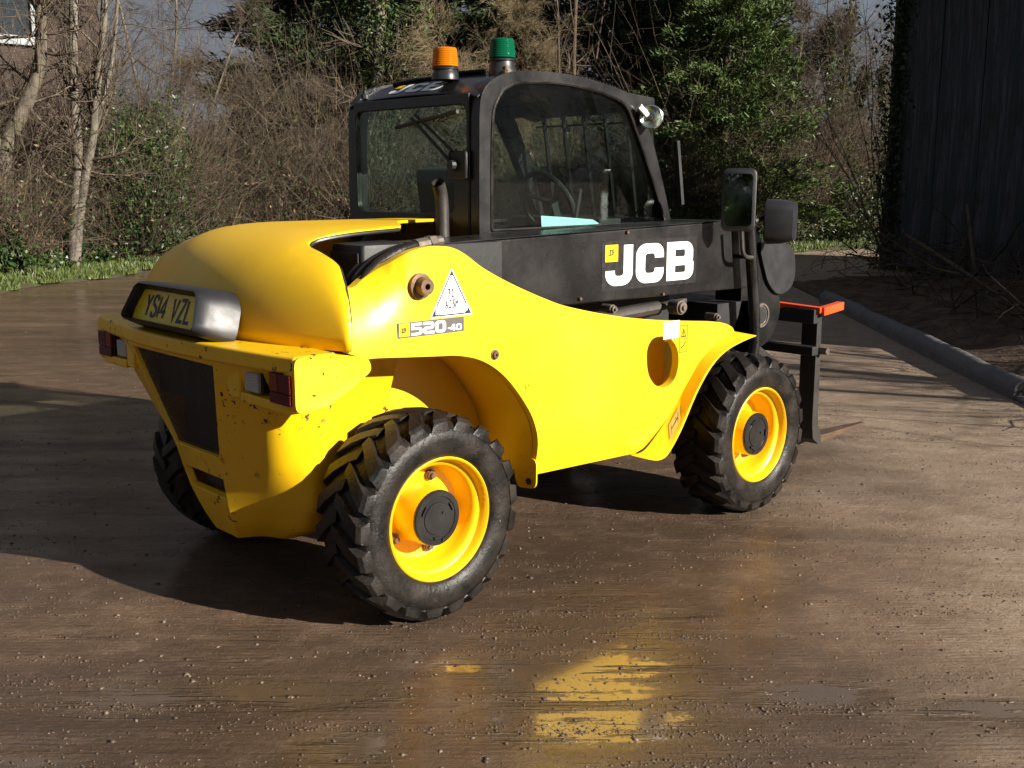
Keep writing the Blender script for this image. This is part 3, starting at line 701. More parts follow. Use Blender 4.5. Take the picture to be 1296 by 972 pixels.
# wheels -----------------------------------------------------------------------------------------
def wheel_meshes():
    Y = lambda h: h
    # local axis: outer face towards -y; centre of the tyre at y = 0, half width .135
    prof = [(.218,-.108),(.226,-.121),(.240,-.130),(.262,-.137),(.290,-.138),(.312,-.133),(.322,-.128),(.326,-.130),(.330,-.126),(.344,-.105),(.353,-.06),(.356,0)]
    prof = prof + [(r, -h) for r, h in reversed(prof[:-1])]
    b = MB(); b.lathe(prof, 72, lambda a, c, h: (a, h, c))
    NL = 21
    for side_ in (-1, 1):
        for k in range(NL):
            w0 = 2*math.pi*(k + (.5 if side_ > 0 else 0))/NL
            # lug: runs from the shoulder obliquely to just past the middle, leading forward
            st = [(-.134,.318,.326,.0,.037),(-.131,.318,.350,.005,.037),(-.119,.33,.362,.02,.036),(-.07,.345,.371,.13,.031),(-.02,.348,.372,.235,.027),(.012,.348,.370,.28,.023)]
            vs = []
            for (y, r0, r1, lead, hw) in st:
                for (r, e) in ((r0, 1.25),(r1, .8)):
                    for sg in (-1, 1):
                        w = w0 + lead + sg*hw*e/.36
                        vs.append((r*math.cos(w)*-1, y*(-side_)*-1 if False else (y if side_ < 0 else -y), r*math.sin(w)))
            fs = []
            for i in range(len(st)-1):
                o = i*4; n_ = o+4
                fs += [(o+2,o+3,n_+3,n_+2),(o,o+2,n_+2,n_),(o+3,o+1,n_+1,n_+3)]
            fs += [(0,1,3,2), (len(st)*4-4, len(st)*4-2, len(st)*4-1, len(st)*4-3)]
            b.add(vs, fs)
    tyre = b.mesh('tyre', M['rubber'], 32)
    rim = [(.214,-.108),(.222,-.112),(.224,-.119),(.219,-.123),(.213,-.118),(.208,-.100),(.204,-.088),(.190,-.080),(.184,-.070),(.181,-.045),(.178,-.02),(.168,.006),(.150,.012),(.0,.012)]
    b = MB(); b.lathe(rim, 56, lambda a, c, h: (a, h, c)); rimm = b.mesh('rim', M['yellow'], 35)
    b = MB(); b.cur = 0; b.lathe([(.108,.012),(.104,-.02),(.102,-.085),(.100,-.090)], 40, lambda a, c, h: (a, h, c))
    hub = b.mesh('hub', M['yellow'], 35)
    b = MB(); b.lathe([(.1005,-.089),(.1005,-.097),(.097,-.101),(.080,-.1015),(.078,-.098),(.060,-.098),(.058,-.1015),(0,-.1015)], 40, lambda a, c, h: (a, h, c))
    for k in range(3):
        w = .6+k*2.09; x, z = .07*math.cos(w), .07*math.sin(w); b.box((x-.004,-.106,z-.016),(x+.004,-.1,z+.016), rot=(0,-w,0))
    b.lathe([(0,-.108),(.008,-.108),(.010,-.101)], 8, lambda a, c, h: (a+.03, h, c-.078))
    b.lathe([(0,-.107),(.005,-.107),(.006,-.101)], 8, lambda a, c, h: (a+.02, h, c+.02))
    cap = b.mesh('hub_cap', M['black'], 30)
    bolts = []
    b = MB(); b.lathe([(0,-.020),(.010,-.020),(.010,-.008),(.017,-.008),(.017,-.002),(.021,-.002),(.021,.012)], 8, lambda a, c, h: (a, h, c)); bolt = b.mesh('wheel_bolt', M['bolt_rust'], 30)
    return tyre, rimm, hub, cap, bolt
WM = wheel_meshes()
def wheel(x, y, rz, phase):
    ty = obj('wheel', WM[1], T, (x, y, .372), (0, 0, rz)); ty.rotation_euler = Euler((0, 0, rz))
    pv_ = ty
    t_ = obj('tyre', WM[0], pv_); t_.rotation_euler = (0, phase, 0)
    obj('hub', WM[2], pv_); obj('hub_cap', WM[3], pv_, rot=(0, phase*2, 0))
    for k in range(5):
        w = 1.15 + phase + k*2*math.pi/5; obj('wheel_bolt', WM[4], pv_, (.138*math.cos(w), 0, .138*math.sin(w)))
wheel(0, -.635, 0, .05); wheel(1.909, -.635, R(1.5), .31)
wheel(0, .635, math.pi, .2); wheel(1.909, .635, math.pi, .6)

# cab -----------------------------------------------------------------------------------------------
YC, YD, XR = -.20, .73, .66
def XZp(s): return None
so_ = smooth_poly([(0.667, 1.32), (0.667, 1.502), (0.669, 1.691), (0.672, 1.822), (0.69, 1.891), (0.739, 1.94), (0.807, 1.968), (0.892, 1.984), (1.033, 1.991), (1.18, 1.989), (1.332, 1.975), (1.515, 1.944), (1.602, 1.919), (1.664, 1.871), (1.734, 1.749), (1.805, 1.595), (1.883, 1.393), (1.902, 1.328)], 3)
si_ = smooth_poly([(0.734, 1.334), (0.734, 1.534), (0.736, 1.693), (0.742, 1.797), (0.758, 1.848), (0.798, 1.9), (0.84, 1.922), (0.892, 1.936), (1.033, 1.948), (1.162, 1.947), (1.333, 1.932), (1.495, 1.9), (1.563, 1.866), (1.608, 1.801), (1.694, 1.651), (1.777, 1.496), (1.855, 1.341)], 3)
def frame_side(y, t, name):
    b = MB(); b.prism(so_, lambda q, k: (q[0], y + t*k, q[1]), [si_[::-1]])
    return b.build(name, M['cab_black'], T, smooth=35, bev=.012, seg=3)
fr_r = frame_side(YC, .055, 'cab_side_frame'); fr_l = frame_side(YD-.055, .055, 'cab_side_frame')
def grow(pts, d):
    c_ = np.mean(np.array(pts), 0); return [tuple(np.array(q) + (np.array(q)-c_)/np.linalg.norm(np.array(q)-c_)*d) for q in pts]
for y, gm in ((YC+.010, M['glass']), (YD-.024, M['screen_glass'])):
    b = MB(); b.prism(grow(si_, .012), lambda q, k, y=y: (q[0], y+.005*k, q[1])); b.build('side_window', gm, T)
# rubber seal round the right window
b = MB(); L_, R_ = ribbon(si_, .016, True); 
b.prism(L_ if abs(sum(q[0] for q in L_)) else L_, lambda q, k: (q[0], YC-.004+.006*k, q[1]), [R_[::-1]]) if False else b.tube([(q[0], YC-.001, q[1]) for q in si_+[si_[0]]], .007, 6, caps=False)
b.build('window_seal', M['rubber'], T)
# rear wall with window
zt = 1.895
ro = [(YC+.058, 1.30), (YC+.058, zt-.005), (YD-.058, zt-.005), (YD-.058, 1.30)]
rw = fillet([(0.642, 1.385), (0.609, 1.852), (-0.079, 1.858), (-0.169, 1.866), (-0.166, 1.629), (-0.091, 1.614), (-0.088, 1.385)], .05, 4)
rw = fillet([(YD-.075,1.40),(YD-.075,1.845),(YC+.075,1.845),(YC+.075,1.62),(YC+.155,1.585),(YC+.155,1.40)], .045, 4)
b = MB(); b.prism(ro, lambda q, t: (XR+.03*t, q[0], q[1]), [rw]); rwall = b.build('cab_rear_wall', M['cab_black'], T, smooth=35, bev=.006)
b = MB(); b.prism(grow(rw, .01), lambda q, t: (XR+.012+.005*t, q[0], q[1])); b.build('rear_window', M['glass'], T)
b = MB(); wpv = (XR-.03, YC+.12, 1.60)
b.tube([wpv, (XR-.035, YC+.30, 1.735), (XR-.03, YC+.40, 1.80)], .007, 6); b.tube([(XR-.02, YC+.14,1.66), (XR-.025, YC+.38, 1.815)], .006, 6)
b.tube([(XR-.022, YC+.10,1.815),(XR-.022,YC+.52,1.765)], .009, 6); b.lathe([(0,-.02),(.02,-.02),(.024,.02)], 10, lambda a, c, h: (wpv[0]+h, wpv[1]+a, wpv[2]+c))
b.build('rear_wiper', M['matt_black'], T)
b = MB(); b.box((XR-.02, YC+.055, 1.54),(XR+.0, YC+.17, 1.66)); b.build('wiper_motor_cover', M['matt_black'], T, bev=.01)
# front: header, windscreen, guard of bars
ta, tb = Vector((1.80,0,1.885)), Vector((1.895,0,1.33))
for z0, z1, x0, x1 in ((1.86,1.92,1.76,1.82),(1.30,1.36,1.87,1.92)):
    b = MB(); b.box((x0,YC+.05,z0),(x1,YD-.05,z1)); b.build('cab_front_rail', M['cab_black'], T, bev=.006)
b = MB(); b.grid([[(ta.x-.012,YC+.05,ta.z),(ta.x-.012,YD-.05,ta.z)],[(tb.x-.012,YC+.05,tb.z),(tb.x-.012,YD-.05,tb.z)]]); ws = b.build('windscreen', M['screen_glass'], T, smooth=0)
sg = ws.modifiers.new('s', 'SOLIDIFY'); sg.thickness = .005
b = MB()
for k in range(6):
    y = YC + .10 + k*.145; b.tube([(ta.x+.03, y, 1.90), (tb.x+.035, y, 1.33)], .011, 6)
for f in (.12, .50, .88):
    x, z = ta.x+(tb.x-ta.x)*f+.045, ta.z+(tb.z-ta.z)*f; b.tube([(x,YC+.03,z),(x,YD-.03,z)], .006, 6)
b.build('windscreen_guard', M['cab_black'], T)
b = MB(); b.box((1.98,YC+.02,1.42),(2.0,YC+.045,1.73), rot=(0,R(9)*-1,0)); b.build('guard_rail', M['matt_black'], T)
# floor and lower cab
b = MB(); b.box((XR,YC,.80),(1.90,YD,1.302)); b.build('cab_base', M['matt_black'], T)
# roof: skin rising from the rear lip, rounded to the sides
rl = [(0.667, 1.874), (0.718, 1.929), (0.813, 1.969), (1.086, 2.008), (1.281, 2.014), (1.487, 1.998), (1.628, 1.957), (1.787, 1.912)]
prof = smooth_poly([(.668,1.884),(.686,1.897),(.75,1.932),(.82,1.958),(.95,1.982),(1.25,1.982),(1.52,1.945),(1.72,1.905),(1.87,1.875)], 4)
rows = []
for k in range(25):
    u = -1 + 2*k/24; y = (YC+YD)/2 + u*((YD-YC)/2-.012)
    drop = .014*abs(u)**12 - .016*(1-u*u)
    rows.append([(x, y, z - drop) for i, (x, z) in enumerate(prof)])
b = MB(); b.grid(rows); rf = b.build('roof', M['cab_black'], T, smooth=40); sm = rf.modifiers.new('s', 'SOLIDIFY'); sm.thickness = .022; sm.offset = -1
bevel(rf, .006)
def roof_z(x, y):
    u = (y-(YC+YD)/2)/((YD-YC)/2); xs = [q[0] for q in prof]; zs = [q[1] for q in prof]
    return float(np.interp(x, xs, zs)) - (.014*abs(u)**12 - .016*(1-u*u))
# visor at the front corner
b = MB(); b.prism([(1.574, 1.933), (1.757, 1.918), (1.74, 1.892), (1.687, 1.857), (1.631, 1.887)], lambda q, t: (q[0], YC+.003+.92*t, q[1])); b.build('roof_visor', M['cab_black'], T)
# spring-like ribbed cable guards along the roof
for pts in ([(.77,.50),(.80,.40),(.83,.25),(.86,.12),(.875,.0)], [(1.25,-.10),(1.40,-.13),(1.55,-.14),(1.66,-.13)]):
    P = smooth_poly([(x, y, roof_z(x, y)+.010) for x, y in pts], 16); b = MB(); b.tube(P, .007, 8)
    for k in range(0, len(P)-1, 2):
        a, c_ = Vector(P[k]), Vector(P[k+1]); d = (c_-a).normalized(); b.tube([a, a+d*.0035], .014, 8)
    b.build('cable_conduit', M['rubber'], T, smooth=50)
for q in ((.69,.62),(.86,-.15)):
    b = MB(); b.lathe([(.020,0),(.018,.018),(.010,.022),(.009,.036),(0,.038)], 10, lambda a, c, h, q=q: (q[0]+a, q[1]+c, roof_z(*q)+h)); b.build('roof_bolt', M['bolt_rust'] if q[0] > .8 else M['matt_black'], T)
# the letters on the roof's rear slope
def onslope(y0):
    return None
p0 = Vector((XR+.04, .40, 0)); p1 = Vector((XR+.04, .08, 0)); 
A0 = Vector((XR-.005,.44,roof_z(XR-.005,.44))); A1 = Vector((XR-.005,.02,roof_z(XR-.005,.02))); A2 = Vector((XR+.10,.44,roof_z(XR+.10,.44)))
U_ = (A1-A0).normalized(); V_ = (A2-A0).normalized()
b = MB()
shp, w = word('JCB', 1., .12)
def roof_fn(q, t):
    y = .455 - q[0]/w*.36; x = .688 + q[1]*.080
    return (x, y, roof_z(x, y) + .0022 + .0005*t)
for o, hs in shp:
    O = dense(o, .12); b.prism(O, roof_fn, [dense(h_, .12) for h_ in hs])
b.build('roof_lettering', M['white'], T, smooth=0)
b = MB(); b.prism([(0,.62),(.32,.62),(.32,1.0),(0,1.0)], roof_fn); b.build('roof_badge', M['decal_yellow'], T, smooth=0)
# beacons
def beacon(x, y, m, label, hb, z):
    b = MB(); b.lathe([(.058,-.02),(.057,.004),(.053,.010),(.050,hb-.006),(.056,hb-.004),(.057,hb+.003),(.048,hb+.006),(0,hb+.006)], 28, lambda a, c, h: (x+a, y+c, z+h)); bo = b.build('beacon', M['plastic'], T, smooth=40); bo['label'] = label
    b = MB(); L = [(.050,hb+.006)]
    for k in range(7):
        h = hb+.009 + k*.0105; r = .0565 - .0009*k; L += [(r, h), (r-.0007, h+.008)]
    ht = L[-1][1]; L += [(L[-1][0]-.004, ht+.005), (.03, ht+.008), (0, ht+.009)]
    b.lathe(L, 36, lambda a, c, h: (x+a, y+c, z+h)); b.build('beacon_lens', m, bo, smooth=50)
    b = MB(); b.lathe([(0,hb+.01),(.026,hb+.01),(.030,hb+.04),(.02,hb+.06),(0,hb+.06)], 12, lambda a, c, h: (x+a, y+c, z+h)); b.build('reflector', M['chrome'], bo)
beacon(.74, .10, M['amber'], 'amber beacon', .026, 1.978)
beacon(.885, -.10, M['green'], 'green beacon', .044, 1.990)
# work lamp on the front corner
wc = [(1.662, 1.825)][0]
b = MB(); b.lathe([(0,.055),(.035,.05),(.052,.02),(.055,0),(.050,-.004)], 24, lambda a, c, h: (h, a, c)); wlamp = b.build('work_lamp', M['chrome'], T, smooth=40, loc=(wc[0], -.26, wc[1]), rot=(0, 0, R(38)))
b = MB(); b.lathe([(.050,-.001),(.035,.012),(.012,.02),(.010,.0),(0,-.002)], 24, lambda a, c, h: (h, a, c)); b.build('reflector', M['chrome'], wlamp, smooth=40)
b = MB(); b.lathe([(.051,-.004),(.03,-.007),(0,-.008)], 24, lambda a, c, h: (h, a, c)); b.build('lens', M['glass'], wlamp, smooth=40)
q = [(1.607, 1.873), (1.652, 1.833)]
b = MB(); b.tube([(q[0][0],-.235,q[0][1]),(q[1][0],-.245,q[1][1])], .014, 6); b.build('lamp_bracket', M['white'], T)
# inside the cab: seat, steering wheel, console
b = MB(); b.box((.98,.10,1.00),(1.38,.52,1.12)); b.box((.90,.12,1.10),(1.02,.50,1.60), rot=(0,R(-8),0)); b.build('driver_seat', M['seat'], T, bev=.03, seg=3)
b = MB(); sc = Vector((1.50,.25,1.42)); ax1 = Vector((.9,0,.42)).normalized(); u1 = Vector((0,1,0)); v1 = ax1.cross(u1)
b.tube([tuple(sc + (u1*math.cos(2*math.pi*k/24)+v1*math.sin(2*math.pi*k/24))*.17) for k in range(25)], .014, 8, caps=False)
for k in range(3): w = 2*math.pi*k/3+.4; b.tube([tuple(sc+ax1*.03), tuple(sc+(u1*math.cos(w)+v1*math.sin(w))*.165)], .011, 6)
b.tube([tuple(sc+ax1*.03), (1.62,.25,1.20)], .03, 8); b.build('steering_wheel', M['matt_black'], T)
b = MB(); b.box((1.55,-.05,1.25),(1.80,.60,1.36)); b.tube([(1.45,.02,1.30),(1.47,.0,1.50)], .012, 6); b.build('dashboard', M['matt_black'], T, bev=.02)
pa = thing('paper_sheet', 'pale cyan card folded on the sill inside the cab side window', 'paper')
pp = [(1.088, 1.386), (1.242, 1.376), (1.429, 1.361), (1.472, 1.342), (1.429, 1.332), (1.242, 1.33), (1.093, 1.324)]
b = MB(); b.prism(pp, lambda q, t: (q[0], -.13+.0015*t+.02*max(0, q[0]-1.05), q[1])); sheet = b.build('sheet', M['paper'], pa, smooth=0)

# decals on the side ----------------------------------------------------------------------------------
def sidep(q): return (q[0], YS, q[1])
SX, SZ = Vector((1,0,0)), Vector((0,0,1))
c0 = [(1.137, 1.283), (1.783, 1.284), (1.793, 1.071), (1.142, 1.071)]
w_, h_ = c0[1][0]-c0[0][0], .30
x0, z0 = c0[0][0], (c0[3][1]+c0[2][1])/2; x1, z1 = c0[1][0], (c0[0][1]+c0[1][1])/2
decal('boom_logo_panel', [rect(x0, z0, x1, z1)], M['decal_black'], boom, (0,YB,0), SX, SZ)
H_ = (z1-z0)
shp, w = word('JCB', H_*.82, .10, 1.); k = (x1-x0)*.93/w
shp = [([(a*k, b_) for a, b_ in o], [[(a*k, b_) for a, b_ in h] for h in hs]) for o, hs in shp]
decal('boom_lettering', shp, M['white'], boom, (x0+(x1-x0)*.035, YB, z0+H_*.09), SX, SZ, .0014)
bw = (x1-x0)*.125
decal('boom_badge', [rect(0,0,bw,H_*.34)], M['decal_yellow'], boom, (x0+(x1-x0)*.03, YB, z0+H_*.585), SX, SZ, .0022)
shp, w = thin('JCB', .022, .004, .12, .8)
decal('badge_print', shp, M['ink'], boom, (x0+(x1-x0)*.03+bw*.25, YB, z0+H_*.71), (.97,0,.12), (.1,0,1), .0030)
# model strip 520-40
ms = [(-0.161, 1.079), (0.125, 1.072), (0.124, 1.021), (-0.162, 1.027)]
x0, x1 = ms[0][0], ms[1][0]; z1, z0 = (ms[0][1]+ms[1][1])/2, (ms[2][1]+ms[3][1])/2; H_ = z1-z0
decal('model_strip', [rect(x0, z0, x1, z1)], M['decal_grey'], side, (0,YS,0), SX, SZ)
decal('model_badge', [rect(x0+.006, z0+H_*.10, x0+(x1-x0)*.17, z1-H_*.06)], M['decal_yellow'], side, (0,YS,0), SX, SZ, .0014)
shp, w = thin('JCB', H_*.26, .0035, .12, .8); decal('badge_print', shp, M['ink'], side, (x0+(x1-x0)*.05, YS, z0+H_*.36), SX, SZ, .0022)
shp, w = word('520', H_*.80, .07, 1.); k = (x1-x0)*.52/w; shp = [([(a*k, b_) for a, b_ in o], [[(a*k, b_) for a, b_ in h] for h in hs]) for o, hs in shp]
decal('model_lettering', shp, M['white'], side, (x0+(x1-x0)*.195, YS, z0+H_*.10), SX, SZ, .0014)
shp, w = word('-40', H_*.44, .06, 1.); k = (x1-x0)*.215/w; shp = [([(a*k, b_) for a, b_ in o], [[(a*k, b_) for a, b_ in h] for h in hs]) for o, hs in shp]
decal('model_lettering', shp, M['white'], side, (x0+(x1-x0)*.745, YS, z0+H_*.12), SX, SZ, .0014)
# triangular registration mark
tr = [(0.072, 1.247), (0.165, 1.08), (-0.025, 1.08)]
c_ = tuple(np.mean(np.array(tr), 0))
trw = fillet(tr[::-1], .008, 3)
decal('registration_triangle', [(trw, [])], M['white'], side, (0,YS,0), SX, SZ)
tri = [tuple(np.array(c_)+(np.array(q)-np.array(c_))*.88) for q in tr]
L_, R_ = ribbon(tri[::-1], .0046, True)
decal('triangle_border', [(L_, [R_])], M['ink'], side, (0,YS,0), SX, SZ, .0014)
A_ = np.array(tri)
corn = []
for i, s_ in ((0,.09),(1,.15),(2,.15)):
    a = A_[i]; u = (A_[(i+1)%3]-a)*s_; v = (A_[(i+2)%3]-a)*s_; corn.append(([tuple(a),tuple(a+u),tuple(a+v)], []))
for o_ in corn: decal('triangle_corner', [o_], M['ink'], side, (0,YS,0), SX, SZ, .0022)
hh = tr[0][1]-tr[1][1]
for o_ in ((ell(tri[1][0]-.022, tri[1][1]+.020, .010, .013, 14), []), rect(tri[2][0]+.012, tri[2][1]+.004, tri[2][0]+.034, tri[2][1]+.032)):
    decal('triangle_patch', [o_], M['white'], side, (0,YS,0), SX, SZ, .0030)
shp, w = thin('71', hh*.155, .0042, .25, .8); decal('registration_lettering', shp, M['ink'], side, (c_[0]-w/2-.004, YS, c_[1]+hh*.07), (1,0,.02), SZ, .0016)
shp, w = thin('AJ3M', hh*.155, .0042, .22, .72); decal('registration_lettering', shp, M['ink'], side, (c_[0]-w/2, YS, c_[1]-hh*.155), (1,0,.02), SZ, .0016)
# fuel label and warning label
df = [(1.208, 0.965), (1.312, 0.954), (1.311, 0.874), (1.211, 0.887)]
x0, x1, z1, z0 = df[0][0], df[1][0], df[0][1]-.004, df[3][1]
decal('fuel_label', [rect(x0, z0, x1, z1)], M['white'], side, (0,YS,0), SX, SZ)
shp, w = thin('DIESEL', .024, .0028, .22, .62); k = (x1-x0)*.85/w; shp = [([(a*k, b_) for a, b_ in o], [[(a*k, b_) for a, b_ in h] for h in hs]) for o, hs in shp]
decal('fuel_lettering', shp, flat('faded_print', (.10,.11,.26), .5), side, (x0+(x1-x0)*.08, YS, z1-.038), SX, SZ, .0014)
shp, w = thin('FUEL', .024, .0028, .22, .62); shp = [([(a*k, b_) for a, b_ in o], [[(a*k, b_) for a, b_ in h] for h in hs]) for o, hs in shp]
decal('fuel_lettering', shp, bpy.data.materials['faded_print'], side, (x0+(x1-x0)*.2, YS, z1-.076), SX, SZ, .0014)
wl_ = [(1.316, 0.937), (1.369, 0.931), (1.369, 0.82), (1.318, 0.829)]
x0, x1, z1, z0 = wl_[0][0], wl_[1][0], wl_[0][1], wl_[2][1]; W_, H_ = x1-x0, z1-z0
o_ = [(x0,z0),(x1,z0),(x1,z1),(x0,z1)]; i_ = [(x0+.003,z0+.003),(x1-.003,z0+.003),(x1-.003,z1-.003),(x0+.003,z1-.003)]
tri_ = [(x0+W_*.16, z0+H_*.56), (x1-W_*.16, z0+H_*.56), (x0+W_*.5, z0+H_*.90)]; tin = [tuple(np.mean(np.array(tri_),0)+(np.array(q)-np.mean(np.array(tri_),0))*.66) for q in tri_]
decal('warning_label', [(o_, [i_[::-1]]), (tri_, [tin[::-1]]), rect(x0+W_*.47, z0+H_*.60, x0+W_*.53, z0+H_*.76), rect(x0+.004, z0+H_*.49, x1-.004, z0+H_*.51), (ribbon([(x0+W_*.2,z0+H_*.18),(x0+W_*.45,z0+H_*.22),(x0+W_*.8,z0+H_*.40)], .005), [])], M['ink'], side, (0,YS,0), SX, SZ)
# lifting point label on the lip
def on_lip(i, v):
    k = int(i); f = i-k; A = Vector(rowsA_[k]).lerp(Vector(rowsA_[k+1]), f); B_ = Vector(rowsB_[k]).lerp(Vector(rowsB_[k+1]), f); return tuple(A.lerp(B_, v)+Vector((-.0035,-.0015,0)))
b = MB(); b.add([on_lip(15.2,.30), on_lip(15.2,.80), on_lip(17.4,.80), on_lip(17.4,.30)], [(0,1,2,3)]); b.build('lashing_label', M['label_tan'], lip, smooth=0)
b = MB()
for i0, i1, v0, v1 in ((15.5,15.58,.40,.70),(16.9,16.98,.40,.70),(15.58,16.9,.52,.56),(15.95,16.05,.42,.66)): b.add([tuple(Vector(on_lip(i, v))+Vector((-.0008,-.0004,0))) for i, v in ((i0,v0),(i0,v1),(i1,v1),(i1,v0))], [(0,1,2,3)])
b.build('label_print', M['ink'], lip, smooth=0)['kind'] = 'stuff'
# boss and bolts on the side plate
for px_, r_, d_, mm in (([(-0.067, 1.193)][0], .044, .045, M['bolt_rust']), ([(0.268, 0.925)][0], .019, .012, M['bolt_rust']), ([(0.428, 0.793)][0], .020, .006, M['yellow'])):
    b = MB(); b.lathe([(r_*1.0,.002),(r_,-d_*.25),(r_*.72,-d_*.28),(r_*.70,-d_*.4),(r_*.62,-d_),(r_*.25,-d_),(r_*.22,-d_*.2),(0,-d_*.2)], 20, lambda a, c, h, p=px_: (p[0]+a, YS+h, p[1]+c))
    b.build('pivot_boss', mm, side, smooth=30)
q = [(1.19, 0.744)][0]
b = MB(); b.box((.98,-.59,.46),(1.40,-.56,.90)); b.build('inner_panel', M['yellow'], T)
b = MB(); b.tube([(1.12,-.58,.74),(1.12,-.66,.735)], .035, 14); b.tube([(1.12,-.66,.735),(1.12,-.675,.734)], .03, 14); b.build('fuel_cap', M['matt_black'], T)
b = MB(); b.tube([(1.10,-.64,.665),(1.15,-.645,.665),(1.155,-.645,.685),(1.10,-.64,.685)], .005, 6); b.build('key_tag', M['yellow'], T)

# ------------------------------------------------------------------ ground
def ground_mat():
    t = NT('wet_yard'); pos = t.n('ShaderNodeNewGeometry').outputs['Position']
    m1 = t.n('ShaderNodeMapping'); m1.inputs['Rotation'].default_value = (0, 0, R(42.7)); t.l(pos, m1.inputs[0])
    uw = m1.outputs[0]                                   # x runs along the scrape marks of the yard, y across them
    def sc(sx, sy):
        q = t.n('ShaderNodeMapping'); q.inputs['Scale'].default_value = (sx, sy, 1); t.l(uw, q.inputs[0]); return q.outputs[0]
    broad = t.noise(sc(.5, .8), 1.0, 5, .6); streak = t.noise(sc(1.8, 13), 1.0, 7, .74); fine = t.noise(sc(16, 55), 1.0, 5, .78)
    grit = t.noise(sc(1, 1), 95, 5, .75); med = t.noise(sc(1.5, 2.3), 2.2, 8, .72); lumps = t.noise(sc(1, 1.25), 24, 6, .75); blot = t.noise(sc(1, 1.5), 5.5, 6, .7)
    c = t.mix(t.ramp(broad, .32, .68), (.078, .043, .023), (.175, .112, .068))
    c = t.mix(t.math('MULTIPLY', t.ramp(streak, .46, .68), .30), c, (.058, .036, .023))
    c = t.mix(t.math('MULTIPLY', t.ramp(fine, .55, .75), .28), c, (.26, .195, .145))
    c = t.mix(t.math('MULTIPLY', t.ramp(med, .48, .72), .65), c, (.070, .044, .028))
    c = t.mix(t.math('MULTIPLY', t.ramp(blot, .50, .66), .5), c, (.062, .040, .026)); c = t.mix(t.math('MULTIPLY', t.ramp(blot, .48, .36), .4), c, (.26, .185, .13))
    wv = t.n('ShaderNodeTexWave', wave_type='BANDS', bands_direction='Y', wave_profile='SIN'); t.l(uw, wv.inputs[0])
    wv.inputs['Scale'].default_value = 13; wv.inputs['Distortion'].default_value = 5.0; wv.inputs['Detail'].default_value = 4; wv.inputs['Detail Scale'].default_value = .35; wv.inputs['Detail Roughness'].default_value = .65
    tamp = t.math('MULTIPLY', t.ramp(wv.outputs['Fac'], .25, .85), t.ramp(t.noise(sc(2.5, 6), 1.0, 5, .7), .40, .62))
    c = t.mix(t.math('MULTIPLY', tamp, .16), c, (.24, .16, .10))
    g3 = t.noise(sc(1, 1), 260, 3, .8); c = t.mix(t.math('MULTIPLY', t.ramp(g3, .62, .74), .5), c, (.30, .225, .165)); c = t.mix(t.math('MULTIPLY', t.ramp(g3, .40, .30), .65), c, (.022, .015, .010))
    g1 = t.ramp(t.math('ABSOLUTE', t.math('SUBTRACT', t.noise(sc(.30, 7), 1.0, 4, .6), .5)), .0, .022, 1., 0.)
    g2 = t.ramp(t.math('ABSOLUTE', t.math('SUBTRACT', t.noise(sc(.55, 15), 1.0, 3, .55), .5)), .0, .035, 1., 0.)
    groove = t.math('MULTIPLY', t.math('MAXIMUM', g1, t.math('MULTIPLY', g2, .3)), t.ramp(t.noise(sc(3, 9), 1.0, 4, .7), .46, .62))
    c = t.mix(t.math('MULTIPLY', groove, .75), c, (.036, .022, .014))
    c = t.mix(t.math('MULTIPLY', t.ramp(lumps, .56, .72), .55), c, (.050, .032, .021))
    c = t.mix(t.math('MULTIPLY', t.ramp(grit, .58, .74), .40), c, (.24, .175, .125))
    c = t.mix(t.math('MULTIPLY', t.ramp(grit, .44, .30), .7), c, (.030, .020, .014))
    # puddles: shallow pools lying along the scrape marks
    sep = t.n('ShaderNodeSeparateXYZ'); t.l(uw, sep.inputs[0])
    wob = t.math('SUBTRACT', t.math('ADD', t.math('MULTIPLY', t.math('SUBTRACT', t.noise(sc(.9, 8), 1.0, 4, .55), .5), 2.8), t.math('MULTIPLY', t.math('SUBTRACT', lumps, .5), 1.6)), t.math('MULTIPLY', groove, 1.6))
    total = None
    for (px, py, ru, rw) in ((.09,-1.36,.36,.66),(-.16,-1.62,.44,.16),(-.2,-1.10,.10,.05),(-1.08,-.60,.30,.13),(-.70,-.88,.42,.11),(.45,-1.98,.20,.12),(-.75,-1.28,.16,.13),(.20,-1.18,.20,.10),(.75,-2.37,.25,.09),(-1.5,-.75,.25,.10),(.62,-1.25,.2,.05)):
        u, w = px*.735-py*.678, px*.678+py*.735
        a = t.math('POWER', t.math('DIVIDE', t.math('SUBTRACT', sep.outputs[0], u), ru), 2.); b_ = t.math('POWER', t.math('DIVIDE', t.math('SUBTRACT', sep.outputs[1], w), rw), 2.)
        d = t.math('SUBTRACT', t.math('ADD', t.math('SUBTRACT', 1.0, t.math('ADD', a, b_)), t.math('MULTIPLY', wob, .9)), 0.)
        total = d if total is None else t.math('MAXIMUM', total, d)
    pud = t.ramp(total, -.45, .65)
    # the yard has been hosed round the machine: wet there, drier towards the kerb
    far_dry = t.math('ADD', t.ramp(sep.outputs[0], 1.3, 3.5), t.math('MULTIPLY', t.math('SUBTRACT', broad, .5), 1.2))
    wet = t.math('SUBTRACT', 1., t.ramp(far_dry, .15, .75))
    c = t.mix(t.math('MULTIPLY', t.math('SUBTRACT', 1., wet), .55), c, t.mix(t.ramp(med, .35, .65), (.48, .385, .295), (.28, .205, .145)))
    damp = t.math('MULTIPLY', wet, t.math('MAXIMUM', t.ramp(total, -9.0, -1.5), t.ramp(t.noise(sc(.45, 2.2), 1.0, 5, .65), .36, .62)))
    c = t.mix(t.math('MULTIPLY', damp, .75), c, t.mix(.58, c, (.030, .014, .005)))
    c = t.mix(t.math('MULTIPLY', pud, .75), c, (.095, .068, .044))
    keep = t.math('SUBTRACT', 1., t.math('MULTIPLY', pud, .985))
